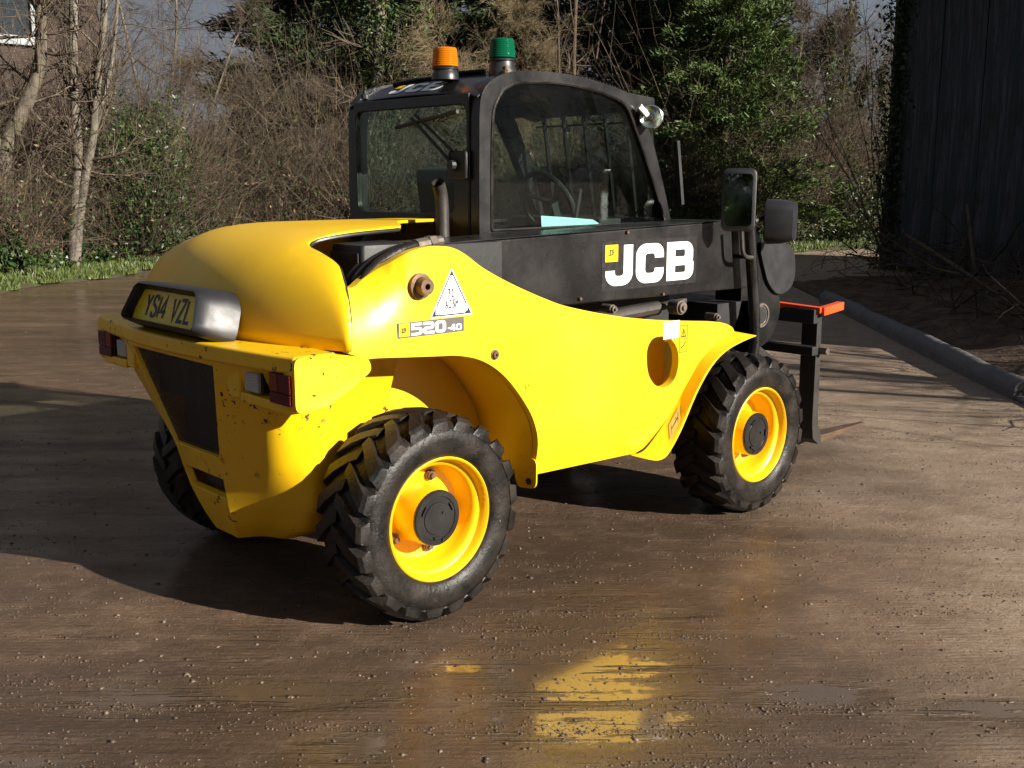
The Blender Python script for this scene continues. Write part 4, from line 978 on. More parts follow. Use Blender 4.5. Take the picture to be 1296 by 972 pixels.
    ro = t.math('ADD', t.math('MULTIPLY', t.ramp(fine, .3, .7, .48, .72), keep), t.math('MULTIPLY', pud, .05))
    h = t.math('ADD', t.math('ADD', t.math('ADD', t.math('MULTIPLY', streak, .4), t.math('MULTIPLY', tamp, .22)), t.math('MULTIPLY', lumps, 1.5)), t.math('ADD', t.math('MULTIPLY', fine, .35), t.math('ADD', t.math('MULTIPLY', grit, .6), t.math('MULTIPLY', g3, .5))))
    h = t.math('MULTIPLY', t.math('SUBTRACT', h, t.math('MULTIPLY', groove, .5)), keep)
    film = t.math('MULTIPLY', damp, t.ramp(t.math('ADD', t.math('MULTIPLY', streak, .6), t.math('MULTIPLY', fine, .4)), .30, .50))
    film = t.math('MAXIMUM', t.math('MULTIPLY', film, .62), pud)
    cn = t.bump(t.math('MULTIPLY', t.math('ADD', streak, t.math('MULTIPLY', grit, .25)), keep), .012, .14)
    m = t.bsdf(c, ro, 0, t.bump(h, .012, .8), .35, **{'Coat Weight': film, 'Coat Roughness': .085, 'Coat IOR': 1.36})
    t.l(cn, t.b.inputs['Coat Normal']); return m
M['ground'] = ground_mat()
b = MB(); b.add([(-600,-600,0),(600,-600,0),(600,600,0),(-600,600,0)], [(0,1,2,3)])
gnd = b.build('ground', M['ground'], None, smooth=0); tag(gnd, kind='structure')

# stones and clods lying on the yard
def stones(n, region, smin, smax, seed):
    g = np.random.default_rng(seed); x, y = region(g, n)
    s = smin*(smax/smin)**(g.random(n)**4.6)
    oct_ = np.array([(1,0,0),(-1,0,0),(0,1,0),(0,-1,0),(0,0,1),(0,0,-1)], float)
    F0 = np.array([(0,2,4),(2,1,4),(1,3,4),(3,0,4),(2,0,5),(1,2,5),(3,1,5),(0,3,5)])
    an = g.random(n)*6.28; V = oct_[None]*(.6+.8*g.random((n,6,1)))*s[:,None,None]*np.stack([.6+.8*g.random(n), .6+.8*g.random(n), .35+.45*g.random(n)], -1)[:,None]
    ca, sa = np.cos(an)[:,None], np.sin(an)[:,None]
    X = V[...,0]*ca-V[...,1]*sa+x[:,None]; Y = V[...,0]*sa+V[...,1]*ca+y[:,None]; Z = V[...,2]+s[:,None]*.02
    return np.stack([X, Y, Z], -1).reshape(-1,3), (F0[None]+6*np.arange(n)[:,None,None]).reshape(-1,3), np.repeat((g.random(n) > .022).astype(int) + (g.random(n) > .45), 8)
def near(g, n):
    d = 1.9+14*g.random(n)**2.0; a = R(47.3)+R(28)*(2*g.random(n)-1); x, y = -2.315+d*np.cos(a), -3.628+d*np.sin(a)
    # gathered into lines along the scrape marks
    u, w = x*.735-y*.678, x*.678+y*.735
    k = g.random(n) < .55; w = np.where(k, np.round(w/.17)*.17 + .022*g.standard_normal(n) + .03*np.sin(u*3), w)
    return u*.735+w*.678, -u*.678+w*.735
M['stone_pale'] = simple('pale_stone', (.36, .31, .26), .6, var=.4, vs=40); M['stone_mid'] = simple('brown_stone', (.13, .095, .07), .55, var=.4, vs=30); M['clod'] = simple('dark_clod', (.045, .03, .02), .6, var=.4, vs=30)
V, F, mi = stones(26000, near, .0011, .0105, 3)
def crumbs(g, n):
    x, y = near(g, n*3); u, w = x*.735-y*.678, x*.678+y*.735
    k = np.sin(w*9.1+1.3*np.sin(u*1.7))+np.sin(w*23.+2*np.sin(u*2.9))*.8+.9*np.sin(u*3.1+w*2.)+.8*g.standard_normal(n*3)
    i = np.argsort(-k)[:n]; return x[i], y[i]
V2, F2, _ = stones(60000, crumbs, .0018, .0080, 4)
V, F, mi = np.concatenate([V, V2]), np.concatenate([F, F2+len(V)]), np.concatenate([mi, np.full(len(F2), 3)])
M['crumb'] = simple('mud_crumb', (.075, .047, .029), .7, var=.5, vs=9)
tag(obj('gravel', np_mesh('gravel', V, F, [M['stone_pale'], M['stone_mid'], M['clod'], M['crumb']], False, mi)), 'loose stones and clods of mud scattered over the yard', 'gravel', kind='stuff')

# ------------------------------------------------------------------ grass verge
verge = [(-9,4.0),(-3,8.4),(2.8,12.5),(4.2,13.2),(6,14.5),(9,15.2),(12,14.0),(15,11.6),(18.2,9.85),(21.8,9.45),(30,9.3),(45,9.3)]
VS = smooth_poly(verge, 6); VA = np.array(VS); seg = np.linalg.norm(np.diff(VA, axis=0), axis=1); VL = np.concatenate([[0], np.cumsum(seg)])
def along(s, off):
    """point on the verge line at length s, moved off metres away from the yard"""
    s = np.clip(s, 0, VL[-1]-1e-3); i = np.searchsorted(VL, s, side='right')-1; i = np.clip(i, 0, len(seg)-1); f = (s-VL[i])/seg[i]
    d = (VA[i+1]-VA[i])/seg[i][...,None]; p = VA[i]+(VA[i+1]-VA[i])*f[...,None]
    nrm = np.stack([-d[...,1], d[...,0]], -1); return p + nrm*np.asarray(off)[...,None]
t = NT('verge_soil'); co = t.coord(world=True); c = t.mix(t.ramp(t.noise(co, 3, 6, .7), .35, .65), (.045, .06, .014), (.05, .034, .02)); M['verge'] = t.bsdf(c, .9, 0, t.bump(t.noise(co, 30, 4), .03))
ss = np.linspace(0, VL[-1], 240); rows = []
for k, (off, z) in enumerate(((0,.004),(.12,.05),(.6,.10),(1.6,.16),(4,.30),(12,.5))):
    p = along(ss, np.full(len(ss), off) + (.16*np.sin(ss*2.1)+.08*np.sin(ss*7.3))*(k < 2)); rows.append([(x, y, z) for x, y in p])
b = MB(); b.grid(rows); tag(b.build('grass_verge', M['verge'], None, smooth=60, ), kind='structure')
def leafmat(name, a, b_, rough=.5, spec=.5, trans=0.):
    t = NT(name); oi = t.n('ShaderNodeNewGeometry').outputs['Random Per Island']; co = t.coord(world=True)
    f = t.math('ADD', t.math('MULTIPLY', oi, .7), t.math('MULTIPLY', t.noise(co, 1.2, 3), .3))
    return t.bsdf(t.mix(f, a, b_), rough, 0, None, spec)
M['grass'] = leafmat('grass_blades', (.035, .065, .010), (.12, .145, .03), .5)
M['ivy'] = leafmat('ivy_leaves', (.010, .028, .008), (.042, .072, .020), .42, .35)
M['ivy_pale'] = leafmat('pale_ivy_leaves', (.025, .05, .010), (.10, .13, .03), .45, .35)  # paler ivy leaves, mixed in at random with the darker ones
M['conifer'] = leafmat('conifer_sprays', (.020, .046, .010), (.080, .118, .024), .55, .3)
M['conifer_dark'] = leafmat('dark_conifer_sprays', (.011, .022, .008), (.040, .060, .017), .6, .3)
M['twig'] = leafmat('brown_twigs', (.034, .026, .019), (.140, .106, .075), .7, .3)
M['twig_red'] = leafmat('red_brown_twigs', (.030, .021, .015), (.108, .075, .052), .7, .3)
M['twig_pale'] = leafmat('straw_twigs', (.10, .075, .040), (.24, .185, .105), .7, .3)
M['leaf_dead'] = leafmat('dead_leaves', (.07, .04, .018), (.20, .13, .06), .7)
def bark(name, a, b_):
    t = NT(name); co = t.coord(scale=(1,1,.35)); n1 = t.noise(co, 9, 6, .7); n2 = t.noise(t.coord(), 2.5, 4)
    c = t.mix(t.ramp(n1, .35, .65), a, b_); c = t.mix(t.math('MULTIPLY', t.ramp(n2, .5, .7), .5), c, (.10, .11, .045))
    return t.bsdf(c, .8, 0, t.bump(n1, .03), .3)
M['bark'] = bark('grey_brown_bark', (.055, .044, .034), (.165, .138, .11)); M['bark_dark'] = bark('dark_bark', (.035, .024, .018), (.10, .07, .05))
M['bark_pale'] = bark('pale_bark', (.065, .056, .046), (.20, .172, .140))
g = np.random.default_rng(11)
def blades(n, S, O, h0, h1, wd):
    p = along(S, O); h = (h0+(h1-h0)*g.random(n)**1.6)*(.75+.35*np.sin(S*3.1)*np.sin(S*1.3+O*4)+.2*np.sin(S*11+O*7)); a = g.random(n)*6.28; l = .5*g.random(n)*h; b_ = g.random(n)*6.28
    z0 = .02+.06*np.clip(O/.6, 0, 1.6)
    dx, dy = np.cos(a)*wd, np.sin(a)*wd; tx, ty = np.cos(b_)*l, np.sin(b_)*l
    V = np.stack([np.stack([p[:,0]-dx, p[:,1]-dy, z0], -1), np.stack([p[:,0]+dx, p[:,1]+dy, z0], -1), np.stack([p[:,0]+dx*.6+tx*.4, p[:,1]+dy*.6+ty*.4, z0+h*.6], -1), np.stack([p[:,0]+tx, p[:,1]+ty, z0+h], -1)], 1).reshape(-1,3)
    return V, (np.arange(n)[:,None]*4+np.array([[0,1,2,3]]))
def s_at(x): return float(np.interp(x, VA[:,0], VL))
n1, n2 = 42000, 26000
S = np.concatenate([s_at(1.0)+(s_at(9)-s_at(1.0))*g.random(n1), s_at(16)+(s_at(27)-s_at(16))*g.random(n2)])
V, F = blades(n1+n2, S, .02+.15*np.sin(S*2.1)+.08*np.sin(S*6.7)+1.25*g.random(n1+n2)**1.3, .04, .17, .006)
tag(obj('grass', np_mesh('grass', V, F, M['grass'])), 'rough green grass along the foot of the hedge', 'grass', kind='stuff')

# ------------------------------------------------------------------ vegetation builders
def tubes(P0, P1, r0, r1, n=3):
    d = P1-P0; L = np.linalg.norm(d, axis=1, keepdims=True)+1e-9; d = d/L
    ref = np.where(np.abs(d[:,2:3]) < .9, np.array([[0,0,1.]]), np.array([[1.,0,0]])); a = np.cross(d, ref); a /= np.linalg.norm(a, axis=1, keepdims=True); c_ = np.cross(d, a)
    w = np.arange(n)*2*np.pi/n; ring_ = a[:,None]*np.cos(w)[None,:,None]+c_[:,None]*np.sin(w)[None,:,None]
    V = np.concatenate([P0[:,None]+ring_*r0[:,None,None], P1[:,None]+ring_*r1[:,None,None]], 1).reshape(-1,3)
    k = np.arange(n); F = np.stack([k, (k+1) % n, (k+1) % n+n, k+n], -1)
    return V, (np.arange(len(P0))[:,None,None]*2*n+F[None]).reshape(-1,4)
def walks(P, D, L, r, nseg, wander, lift, g):
    """random-walk shoots from points P in directions D; returns segments and the joints"""
    p = P.copy(); d = D/np.linalg.norm(D, axis=1, keepdims=True); segs = []; js = []
    for k in range(nseg):
        d = d + wander*g.standard_normal(d.shape) + np.array([0,0,lift]); d /= np.linalg.norm(d, axis=1, keepdims=True)
        q = p + d*(L/nseg)[:,None]; f0, f1 = 1-k/nseg*.8, 1-(k+1)/nseg*.8
        segs.append((p, q, r*f0, r*f1)); js.append((q, d.copy())); p = q
    return segs, js
def cat(segs): return [np.concatenate([s[i] for s in segs]) for i in range(4)]
def leaves(P, size, g, flat_=.0, asp=.75):
    n = len(P); s = size*(.6+.8*g.random(n)); u = g.standard_normal((n,3)); u /= np.linalg.norm(u, axis=1, keepdims=True); w = g.standard_normal((n,3)); w[:,2] += flat_
    v = np.cross(u, w); v /= np.linalg.norm(v, axis=1, keepdims=True)+1e-9
    V = np.stack([P-u*s[:,None], P-v*(s*asp)[:,None]*.6, P+u*s[:,None]*1.1, P+v*(s*asp)[:,None]*.6], 1).reshape(-1,3)
    return V, np.arange(n)[:,None]*4+np.array([[0,1,2,3]])
def grow(p, d, L, r, lev, g, acc, spread=.6, kids=4, lift=.05, shrink=.62, wander=.12):
    ns = 5 if lev > 0 else 3; q = np.array(p, float); d = np.array(d, float); d /= np.linalg.norm(d)
    for k in range(ns):
        d = d + wander*g.standard_normal(3) + np.array([0,0,lift]); d /= np.linalg.norm(d); e = q+d*L/ns
        a0, a1 = r*(1-.65*k/ns), r*(1-.65*(k+1)/ns); acc[lev if lev < 3 else 3].append((q.copy(), e.copy(), a0, a1))
        if lev > 0 and k >= 1:
            for _ in range(kids if lev > 1 else kids+1):
                if g.random() < .75:
                    dd = d + spread*1.5*g.standard_normal(3); grow(e, dd, L*shrink*(.6+.6*g.random()), a1*.55, lev-1, g, acc, spread, kids, lift, shrink, wander)
        q = e
    return q
def seg_arrays(l): return [np.array([s[0] for s in l]), np.array([s[1] for s in l]), np.array([s[2] for s in l]), np.array([s[3] for s in l])]

# the thicket: bramble and hawthorn twigs, too many to count
def thicket(S0, S1, n, O0, O1, h0, h1, seed, r=.0072, lean=.38):
    g = np.random.default_rng(seed); S = S0+(S1-S0)*g.random(n); O = O0+(O1-O0)*g.random(n); p = along(S, O); P = np.column_stack([p, .1+.12*g.random(n)])
    hs = (h0+(h1-h0)*g.random(n)**1.5)*(.8+.25*np.sin(S*1.7)+.15*np.sin(S*4.1)); D = np.column_stack([lean*g.standard_normal((n,2)), np.ones(n)])
    segs, js = walks(P, D, hs*1.15, r*(.7+.8*g.random(n)), 6, .17, -.03, g); out = list(segs)
    J = np.concatenate([j[0] for j in js[1:]]); DJ = np.concatenate([j[1] for j in js[1:]])
    m = int(n*3.2); k = g.integers(0, len(J), m); s2, j2 = walks(J[k], DJ[k]*.5+.8*g.standard_normal((m,3)), .25+.7*g.random(m), np.full(m, r*.5), 3, .3, .0, g); out += s2
    J2 = np.concatenate([j[0] for j in j2]); m3 = int(n*2.6); k = g.integers(0, len(J2), m3); s3, _ = walks(J2[k], g.standard_normal((m3,3)), .12+.3*g.random(m3), np.full(m3, r*.38), 2, .3, 0, g); out += s3
    return cat(out), J2
parts = []; J = []
for args in ((s_at(1.5), s_at(6.5), 2600, 1.0, 3.4, 1.5, 3.0, 21),(s_at(5.6), s_at(12.5), 5200, .9, 4.0, 2.0, 4.2, 22),(s_at(12), s_at(16.5), 1800, .9, 3.2, 1.6, 3.0, 23),(s_at(16), s_at(26), 5200, .9, 4.4, 1.8, 4.8, 24)):
    a, j2 = thicket(*args); parts.append(a); J.append(j2)
for args in ((s_at(1.5), s_at(9.0), 420, 1.2, 4.5, 2.8, 6.0, 25, .008, .22),(s_at(9.0), s_at(16), 260, 1.2, 4.5, 2.6, 5.5, 26, .008, .22),(s_at(16.5), s_at(26), 420, 1.4, 4.5, 3.0, 6.0, 27, .008, .22)):
    a, j2 = thicket(*args); parts.append(a); J.append(j2)
a = [np.concatenate([q[i] for q in parts]) for i in range(4)]
V, F = tubes(*a); rngm = np.random.default_rng(5); mi = np.repeat(rngm.choice(3, len(a[0]), p=[.55,.33,.12]), 3)
tag(obj('bramble_thicket', np_mesh('bramble_thicket', V, F, [M['twig'], M['twig_red'], M['twig_pale']], False, mi)), 'tangled bare brown twigs and brambles of the hedge behind the yard', 'hedge', kind='stuff')
J = np.concatenate(J); k = rngm.integers(0, len(J), 80000); k = k[J[k][:,2] < 1.2+1.9*rngm.random(80000)*(.55+.45*np.sin(J[k][:,0]*1.9+J[k][:,1]))]
V, F = leaves(J[k]+.05*rngm.standard_normal((len(k),3)), .035, rngm); mi = (rngm.random(len(k)) > .82).astype(int)+(rngm.random(len(k)) > .88)
tag(obj('bramble_leaves', np_mesh('bramble_leaves', V, F, [M['ivy'], M['leaf_dead'], M['ivy_pale']], False, np.clip(mi,0,2))), 'scattered green and dead leaves caught among the hedge twigs', 'leaves', kind='stuff')
# ivy and nettles over the ground at the hedge's foot
n = 30000; S = np.concatenate([s_at(.5)+(s_at(9)-s_at(.5))*g.random(n), s_at(16)+(s_at(28)-s_at(16))*g.random(n//2)]); O = .75+1.4*g.random(len(S)); p = along(S, O)
z = .14+(.26+.26*np.abs(np.sin(S*1.3)+.5*np.sin(S*3.7)))*np.clip((O-.65)/.6, 0, 1)*g.random(len(S))**.6*1.5
V, F = leaves(np.column_stack([p, z]), .048, g, 1.2, .9)
tag(obj('ground_ivy', np_mesh('ground_ivy', V, F, [M['ivy'], M['ivy_pale']], False, (g.random(len(S)) > .78).astype(int))), 'dark ivy and nettles covering the ground between grass and hedge', 'ivy', kind='stuff')

def bare_tree(label, loc, stems, seed, lev=3, spread=.42, kids=3, lift=.06, barkm='bark', twigm='twig', group=None, ivy=0, cat_='tree', name='bare_tree', wander=.12, shrink=.6):
    g = np.random.default_rng(seed); T_ = thing(name, label, cat_, (*loc, .1), 0, group); acc = [[],[],[],[]]
    for (path, r0, r1) in stems:
        P = [np.array(q, float) for q in smooth_poly(path, 4)]; m = len(P)
        for i in range(m-1):
            a0 = r0+(r1-r0)*i/(m-1); a1 = r0+(r1-r0)*(i+1)/(m-1); acc[3].append((P[i], P[i+1], a0, a1))
            if i > m*.18:
                d = P[i+1]-P[i]; d /= np.linalg.norm(d)
                for _ in range(2):
                    if g.random() < .62: grow(P[i], d*.8+.75*g.standard_normal(3), .5+1.1*g.random(), a0*.32+.003, lev-2, g, acc, spread, kids, lift, shrink, wander)
        grow(P[-1], P[-1]-P[-2], 1.1, r1, lev-1, g, acc, spread, kids, lift, shrink, wander)
    big = seg_arrays(acc[3]); V, F = tubes(*big, n=8)
    b = MB()
    obj('trunk', np_mesh('trunk', V, F, M[barkm], True), T_)
    tw = [s for k in (0,1,2) for s in acc[k]]
    if tw:
        a = seg_arrays(tw); V, F = tubes(a[0], a[1], np.maximum(a[2], .0030), np.maximum(a[3], .0024)); obj('branches', np_mesh('branches', V, F, M[twigm]), T_)
    if ivy:
        i = g.integers(0, len(big[0]), ivy); f = g.random((ivy,1)); P = big[0][i]*(1-f)+big[1][i]*f; P = P + g.standard_normal((ivy,3))*(big[2][i][:,None]*1.1+.05)
        V, F = leaves(P, .055, g, .3); obj('ivy', np_mesh('ivy', V, F, [M['ivy'], M['ivy_pale']], False, (g.random(ivy) > .6).astype(int)), T_)
    return T_
def conifer(label, loc, H, Rb, seed, mat='conifer', bare=.3, n_br=150, name='conifer_tree', sprays=170, lean=(0,0)):
    g = np.random.default_rng(seed); T_ = thing(name, label, 'tree', (*loc, .1)); 
    b = MB(); b.tube([(0,0,-.1),(lean[0]*.3,lean[1]*.3,H*.4),(lean[0],lean[1],H*.95)], [.17,.12,.02], 9); b.build('trunk', M['bark_dark'], T_, smooth=60)
    hz = bare+(H-bare)*g.random(n_br)**.95; f = (hz-bare)/(H-bare); L = Rb*(1.02-f**1.35)*(.65+.5*g.random(n_br)); az = g.random(n_br)*6.283
    D = np.stack([np.cos(az), np.sin(az), .10+.35*f+.15*g.standard_normal(n_br)], -1); D /= np.linalg.norm(D, axis=1, keepdims=True)
    P0 = np.stack([lean[0]*hz/H, lean[1]*hz/H, hz], -1); P1 = P0+D*L[:,None]
    V, F = tubes(P0, P1, np.full(n_br, .018), np.full(n_br, .006)); obj('branches', np_mesh('branches', V, F, M['bark_dark']), T_)
    t_ = .22+.8*g.random((n_br, sprays))**.75
    C = P0[:,None]+D[:,None]*(L[:,None]*t_)[...,None]; w = (.10+.30*L[:,None]*(1.05-t_)**.8*.9)[...,None]
    off = g.standard_normal((n_br, sprays, 3))*w*np.array([.55,.55,.32]); C = C+off; C[...,2] -= .10*t_**2*L[:,None]
    u = D[:,None]*.9 + .55*g.standard_normal(C.shape) + off*.8; u[...,2] += .12
    C = C.reshape(-1,3); u = u.reshape(-1,3); u /= np.linalg.norm(u, axis=1, keepdims=True)+1e-9
    n = len(C); s = (.050+.065*g.random(n))[:,None]*(1.7 if 'dark' in mat else 1); v = np.cross(u, g.standard_normal((n,3))); v /= np.linalg.norm(v, axis=1, keepdims=True)+1e-9
    V = np.stack([C-u*s*.6, C-v*s*.17, C+u*s, C+v*s*.17], 1).reshape(-1,3); F = np.arange(n)[:,None]*4+np.array([[0,1,2,3]])
    obj('crown', np_mesh('crown', V, F, M[mat]), T_); return T_

# left: forked tree, two-stemmed pale tree, ivy bush
def lean(path, k): return [(x+.735*k*z, y-.678*k*z, z) for x, y, z in path]
bare_tree('bare grey tree forking low in front of the brick house, at the far left', (3.63, 14.63), [(lean([(0,0,0),(-.05,.05,1.2),(.02,0,2.0),(.25,-.15,2.6),(.42,-.28,3.2),(.44,-.3,4.2),(.48,-.32,5.6)], .07),.15,.07),(lean([(0,0,1.9),(-.3,.25,2.5),(-.42,.35,3.6),(-.45,.38,5.5)], .07),.10,.05)], 31, barkm='bark')
bare_tree('pale bare tree with two trunks that part above ivy, left of the sky gap', (4.69, 14.68), [(lean([(0,0,0),(.02,0,.9),(.06,-.03,1.7),(.03,0,2.4),(.0,.03,3.4),(0,.02,4.9),(0,.05,6.5)], .075),.10,.06),(lean([(.02,-.02,.0),(.08,-.05,.9),(.16,-.12,1.6),(.24,-.20,2.2),(.27,-.25,2.9),(.34,-.30,3.7),(.37,-.33,5.0),(.38,-.34,6.4)], .075),.085,.05),(lean([(.2,-.15,1.9),(.33,-.28,2.6),(.46,-.40,3.4),(.52,-.45,4.4),(.54,-.47,5.6)], .075),.04,.022)], 32, barkm='bark_pale')
for k, (px, d, hh, lab) in enumerate((((165), 17.6, 2.9, 'leaning bare sapling just right of the pale two-stemmed tree'),((300), 20.5, 4.6, 'tall bare tree with fine arching twigs against the grey sky gap'),((395), 20.0, 3.6, 'bare tree in front of the dark conifer, left of the cab'))):
    pass
bare_tree('tall bare tree with fine arching twigs in the grey sky gap left of the cab', (7.80, 17.25), [([(0,0,0),(.1,0,1.5),(.0,.1,2.8),(.25,.1,4.2),(.3,.1,5.5)],.045,.02),([(0,0,.4),(.5,.1,1.6),(.9,0,2.9),(1.5,.1,4.2)],.034,.016),([(0,0,.4),(-.4,.1,1.6),(-.6,0,2.9),(-.8,.1,4.4)],.05,.025)], 33, lev=4, kids=3, spread=.5, lift=.0, twigm='twig')
bare_tree('bare tree of thin twigs in front of the dark conifer, just left of the cab', (10.11, 16.43), [([(0,0,0),(.1,0,.7),(-.1,.1,1.4),(-.5,.1,2.0),(-.6,.2,2.9)],.034,.014),([(0,0,.3),(.3,-.1,1.0),(.4,0,1.7),(.7,.1,2.4)],.03,.012),([(0,0,.2),(-.5,-.1,1.0),(-.9,0,1.9),(-1.5,.1,2.5)],.03,.012)], 34, lev=4, kids=3, spread=.5, lift=-.02, twigm='twig')
bare_tree('ivy-covered tree with a pale trunk behind the amber beacon', (11.96, 16.04), [([(0,0,0),(.05,0,1.5),(-.05,.05,3.0),(.05,0,4.5),(.1,0,6.4)],.17,.10),([(.05,0,2.4),(.5,.1,3.2),(1.1,.1,4.4),(1.4,.1,6.0)],.09,.045)], 35, barkm='bark_pale', ivy=9000, name='ivy_tree')
bare_tree('bush of long yellowish arching twigs behind the green beacon', (14.53, 14.84), [([(0,0,0),(0,0,1.2),(.3,0,2.4),(.9,.1,3.3)],.05,.02),([(0,0,.3),(-.4,0,1.5),(-.7,0,2.8),(-1.1,0,3.5)],.05,.02),([(0,0,.3),(.2,.2,1.5),(.1,.2,2.8),(.2,.3,4.0)],.05,.02),([(0,0,.3),(.8,0,1.5),(1.3,0,2.6),(2.1,0,3.1)],.05,.02)], 36, lev=4, kids=4, spread=.5, lift=-.06, twigm='twig_pale', name='bare_bush', cat_='bush')
bare_tree('thin dark bare tree with upright stems in the sky gap above the cab roof', (16.04, 14.22), [([(0,0,0),(.05,0,2),(.0,0,4),(.1,0,6.5)],.08,.04),([(0,0,1.5),(.5,0,3.0),(.9,0,5.0)],.05,.02),([(0,0,1.2),(-.4,0,3.0),(-.5,0,5.0)],.05,.02)], 37, barkm='bark_dark', twigm='twig_red')
bare_tree('tall red-brown bare bush right of the big green conifer', (20.47, 10.85), [([(0,0,0),(.1,0,1.2),(.0,0,2.4),(.1,0,3.6)],.045,.02),([(0,0,.2),(-.4,0,1.4),(-.6,0,2.6),(-.5,.1,3.7)],.04,.02),([(0,0,.2),(.5,0,1.4),(.8,0,2.4),(1.0,.1,3.6)],.04,.02)], 38, lev=4, kids=3, spread=.35, lift=.05, twigm='twig_red', name='bare_bush', cat_='bush')
bare_tree('ivy-tufted bare tree leaning over the gap beside the dark shed', (21.72, 10.74), [([(0,0,0),(.1,0,2.0),(-.1,0,3.6),(.1,0,5.4)],.08,.04),([(0,0,2.0),(.5,0,3.2),(.9,0,4.0)],.05,.025),([(0,0,2.0),(-.6,0,3.4),(-.9,0,5.0)],.05,.025)], 39, ivy=5200, name='ivy_tree', twigm='twig_red')
bare_tree('bare tree with crossing twigs close against the shed corner', (23.22, 10.11), [([(0,0,0),(.1,0,1.6),(.3,0,3.0),(.1,0,5.0)],.06,.03),([(0,0,.6),(-.5,0,1.8),(-.7,0,3.0)],.04,.02)], 40, lev=4, kids=3, ivy=2200, twigm='twig')
# conifers
conifer('big green conifer with feathery sunlit sprays to the right of the cab', (18.39, 11.76), 7.6, 2.6, 51, 'conifer', .2, 290, sprays=330)
conifer('second green conifer behind the work lamp, half hidden by the bigger one', (18.95, 13.81), 6.0, 2.2, 52, 'conifer', .2, 190, sprays=230)
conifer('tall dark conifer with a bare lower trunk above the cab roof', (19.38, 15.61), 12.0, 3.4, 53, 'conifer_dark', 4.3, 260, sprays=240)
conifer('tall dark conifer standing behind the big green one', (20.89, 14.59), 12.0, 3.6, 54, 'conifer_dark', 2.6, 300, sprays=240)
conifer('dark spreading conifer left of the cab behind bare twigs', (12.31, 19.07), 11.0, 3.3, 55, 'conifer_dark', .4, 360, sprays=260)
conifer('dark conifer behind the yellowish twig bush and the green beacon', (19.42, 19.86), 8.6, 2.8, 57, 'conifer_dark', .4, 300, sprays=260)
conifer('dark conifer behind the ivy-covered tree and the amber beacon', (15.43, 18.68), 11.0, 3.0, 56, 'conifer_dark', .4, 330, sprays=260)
def bush(label, loc, rx, rz, n, seed, mats_, size=.040):
    g = np.random.default_rng(seed); T_ = thing('evergreen_bush', label, 'bush', (*loc, .1)); d = g.standard_normal((n,3)); d /= np.linalg.norm(d, axis=1, keepdims=True)
    lump = 1+.22*np.sin(d[:,0]*5+seed)+.18*np.sin(d[:,1]*7+d[:,2]*6+seed); P = d*(g.random(n)**.45*lump)[:,None]*np.array([rx,rx*.8,rz]); P[:,2] += rz*.95; P = P[P[:,2] > 0]
    V, F = leaves(P, size, g, .3); obj('leaves', np_mesh('leaves', V, F, mats_, False, (g.random(len(P)) > .8).astype(int)), T_)
    m = 260; dd = g.standard_normal((m,3)); dd[:,2] = np.abs(dd[:,2])+.8; s_, _ = walks(np.zeros((m,3)), dd, rz*(1.2+1.3*g.random(m)), np.full(m, .008), 6, .22, 0, g); V, F = tubes(*cat(s_)); obj('stems', np_mesh('stems', V, F, M['twig']), T_)
    return T_
bush('dark glossy ivy bush right of the pale two-stemmed tree', (6.20, 15.46), .95, 1.5, 13000, 61, [M['ivy'], M['ivy_pale']])
bush('dark evergreen bush low behind the grass at the far left edge', (4.37, 15.86), 1.0, .95, 6000, 62, [M['ivy'], M['ivy_pale']])
bush('dark evergreen bush added behind the hedge left of the cab for its deep shade', (9.82, 17.77), 1.7, 1.25, 11000, 63, [M['ivy'], M['ivy_pale']])  # dark backing added to stand in for deep shade inside the hedge
bush('dark evergreen bush behind the cab windows', (14.26, 15.09), 2.0, 1.2, 9000, 64, [M['ivy'], M['ivy_pale']])
bush('dark ivy mass added under the grey sky gap as the deep shade behind the hedge', (8.89, 18.72), 2.0, 1.3, 12000, 66, [M['ivy'], M['ivy_pale']])  # added leaf mass that darkens the gaps between the twigs
bush('broad dark evergreen bush added as shade deep in the hedge just left of the cab', (11.66, 18.06), 2.0, 1.7, 13000, 67, [M['ivy'], M['ivy_pale']])  # another added backing bush, so the gaps read as deep shade
bush('brown-leaved bush added as backing deep in the hedge left of the shed', (24.86, 11.29), 1.7, 1.5, 7000, 68, [M['leaf_dead'], M['ivy']])  # added backing bush behind the right part of the hedge
bush('dark evergreen bush added as backing deep in the hedge beside the big green conifer', (21.89, 12.34), 1.6, 1.4, 7000, 69, [M['ivy'], M['leaf_dead']])  # added dark backing for the hedge gaps on the right
bush('ivy-clad bush low at the hedge foot right of the mirrors', (21.49, 10.34), 1.1, .85, 7000, 65, [M['ivy'], M['ivy_pale']])

# ------------------------------------------------------------------ brick house behind the trees at the left
t = NT('dark_brick'); co = t.coord(); br = t.n('ShaderNodeTexBrick'); mpb = t.n('ShaderNodeMapping'); mpb.inputs['Rotation'].default_value = (R(90),0,0); t.l(co, mpb.inputs[0]); t.l(mpb.outputs[0], br.inputs[0])
br.inputs['Scale'].default_value = 4.4; br.inputs['Color1'].default_value = (.045,.028,.022,1); br.inputs['Color2'].default_value = (.030,.019,.016,1); br.inputs['Mortar'].default_value = (.06,.05,.042,1); br.inputs['Mortar Size'].default_value = .012
M['brick'] = t.bsdf(t.mix(t.ramp(t.noise(co, 2, 4), .3, .7, 0, .5), br.outputs[0], (.05,.03,.02)), .85)
M['frame_white'] = simple('white_window_paint', (.20,.225,.24), .4, var=.08); M['pane'] = simple('dark_pane', (.02,.025,.03), .04, spec=.8)
H_ = thing('brick_house', 'dark red brick house with white window frames behind the left trees', 'house', (2.0, 19.0, 0), R(0))
wins = [(.95, 3.55, 3.4, 1.55),(.4, .95, 2.9, 1.5)]
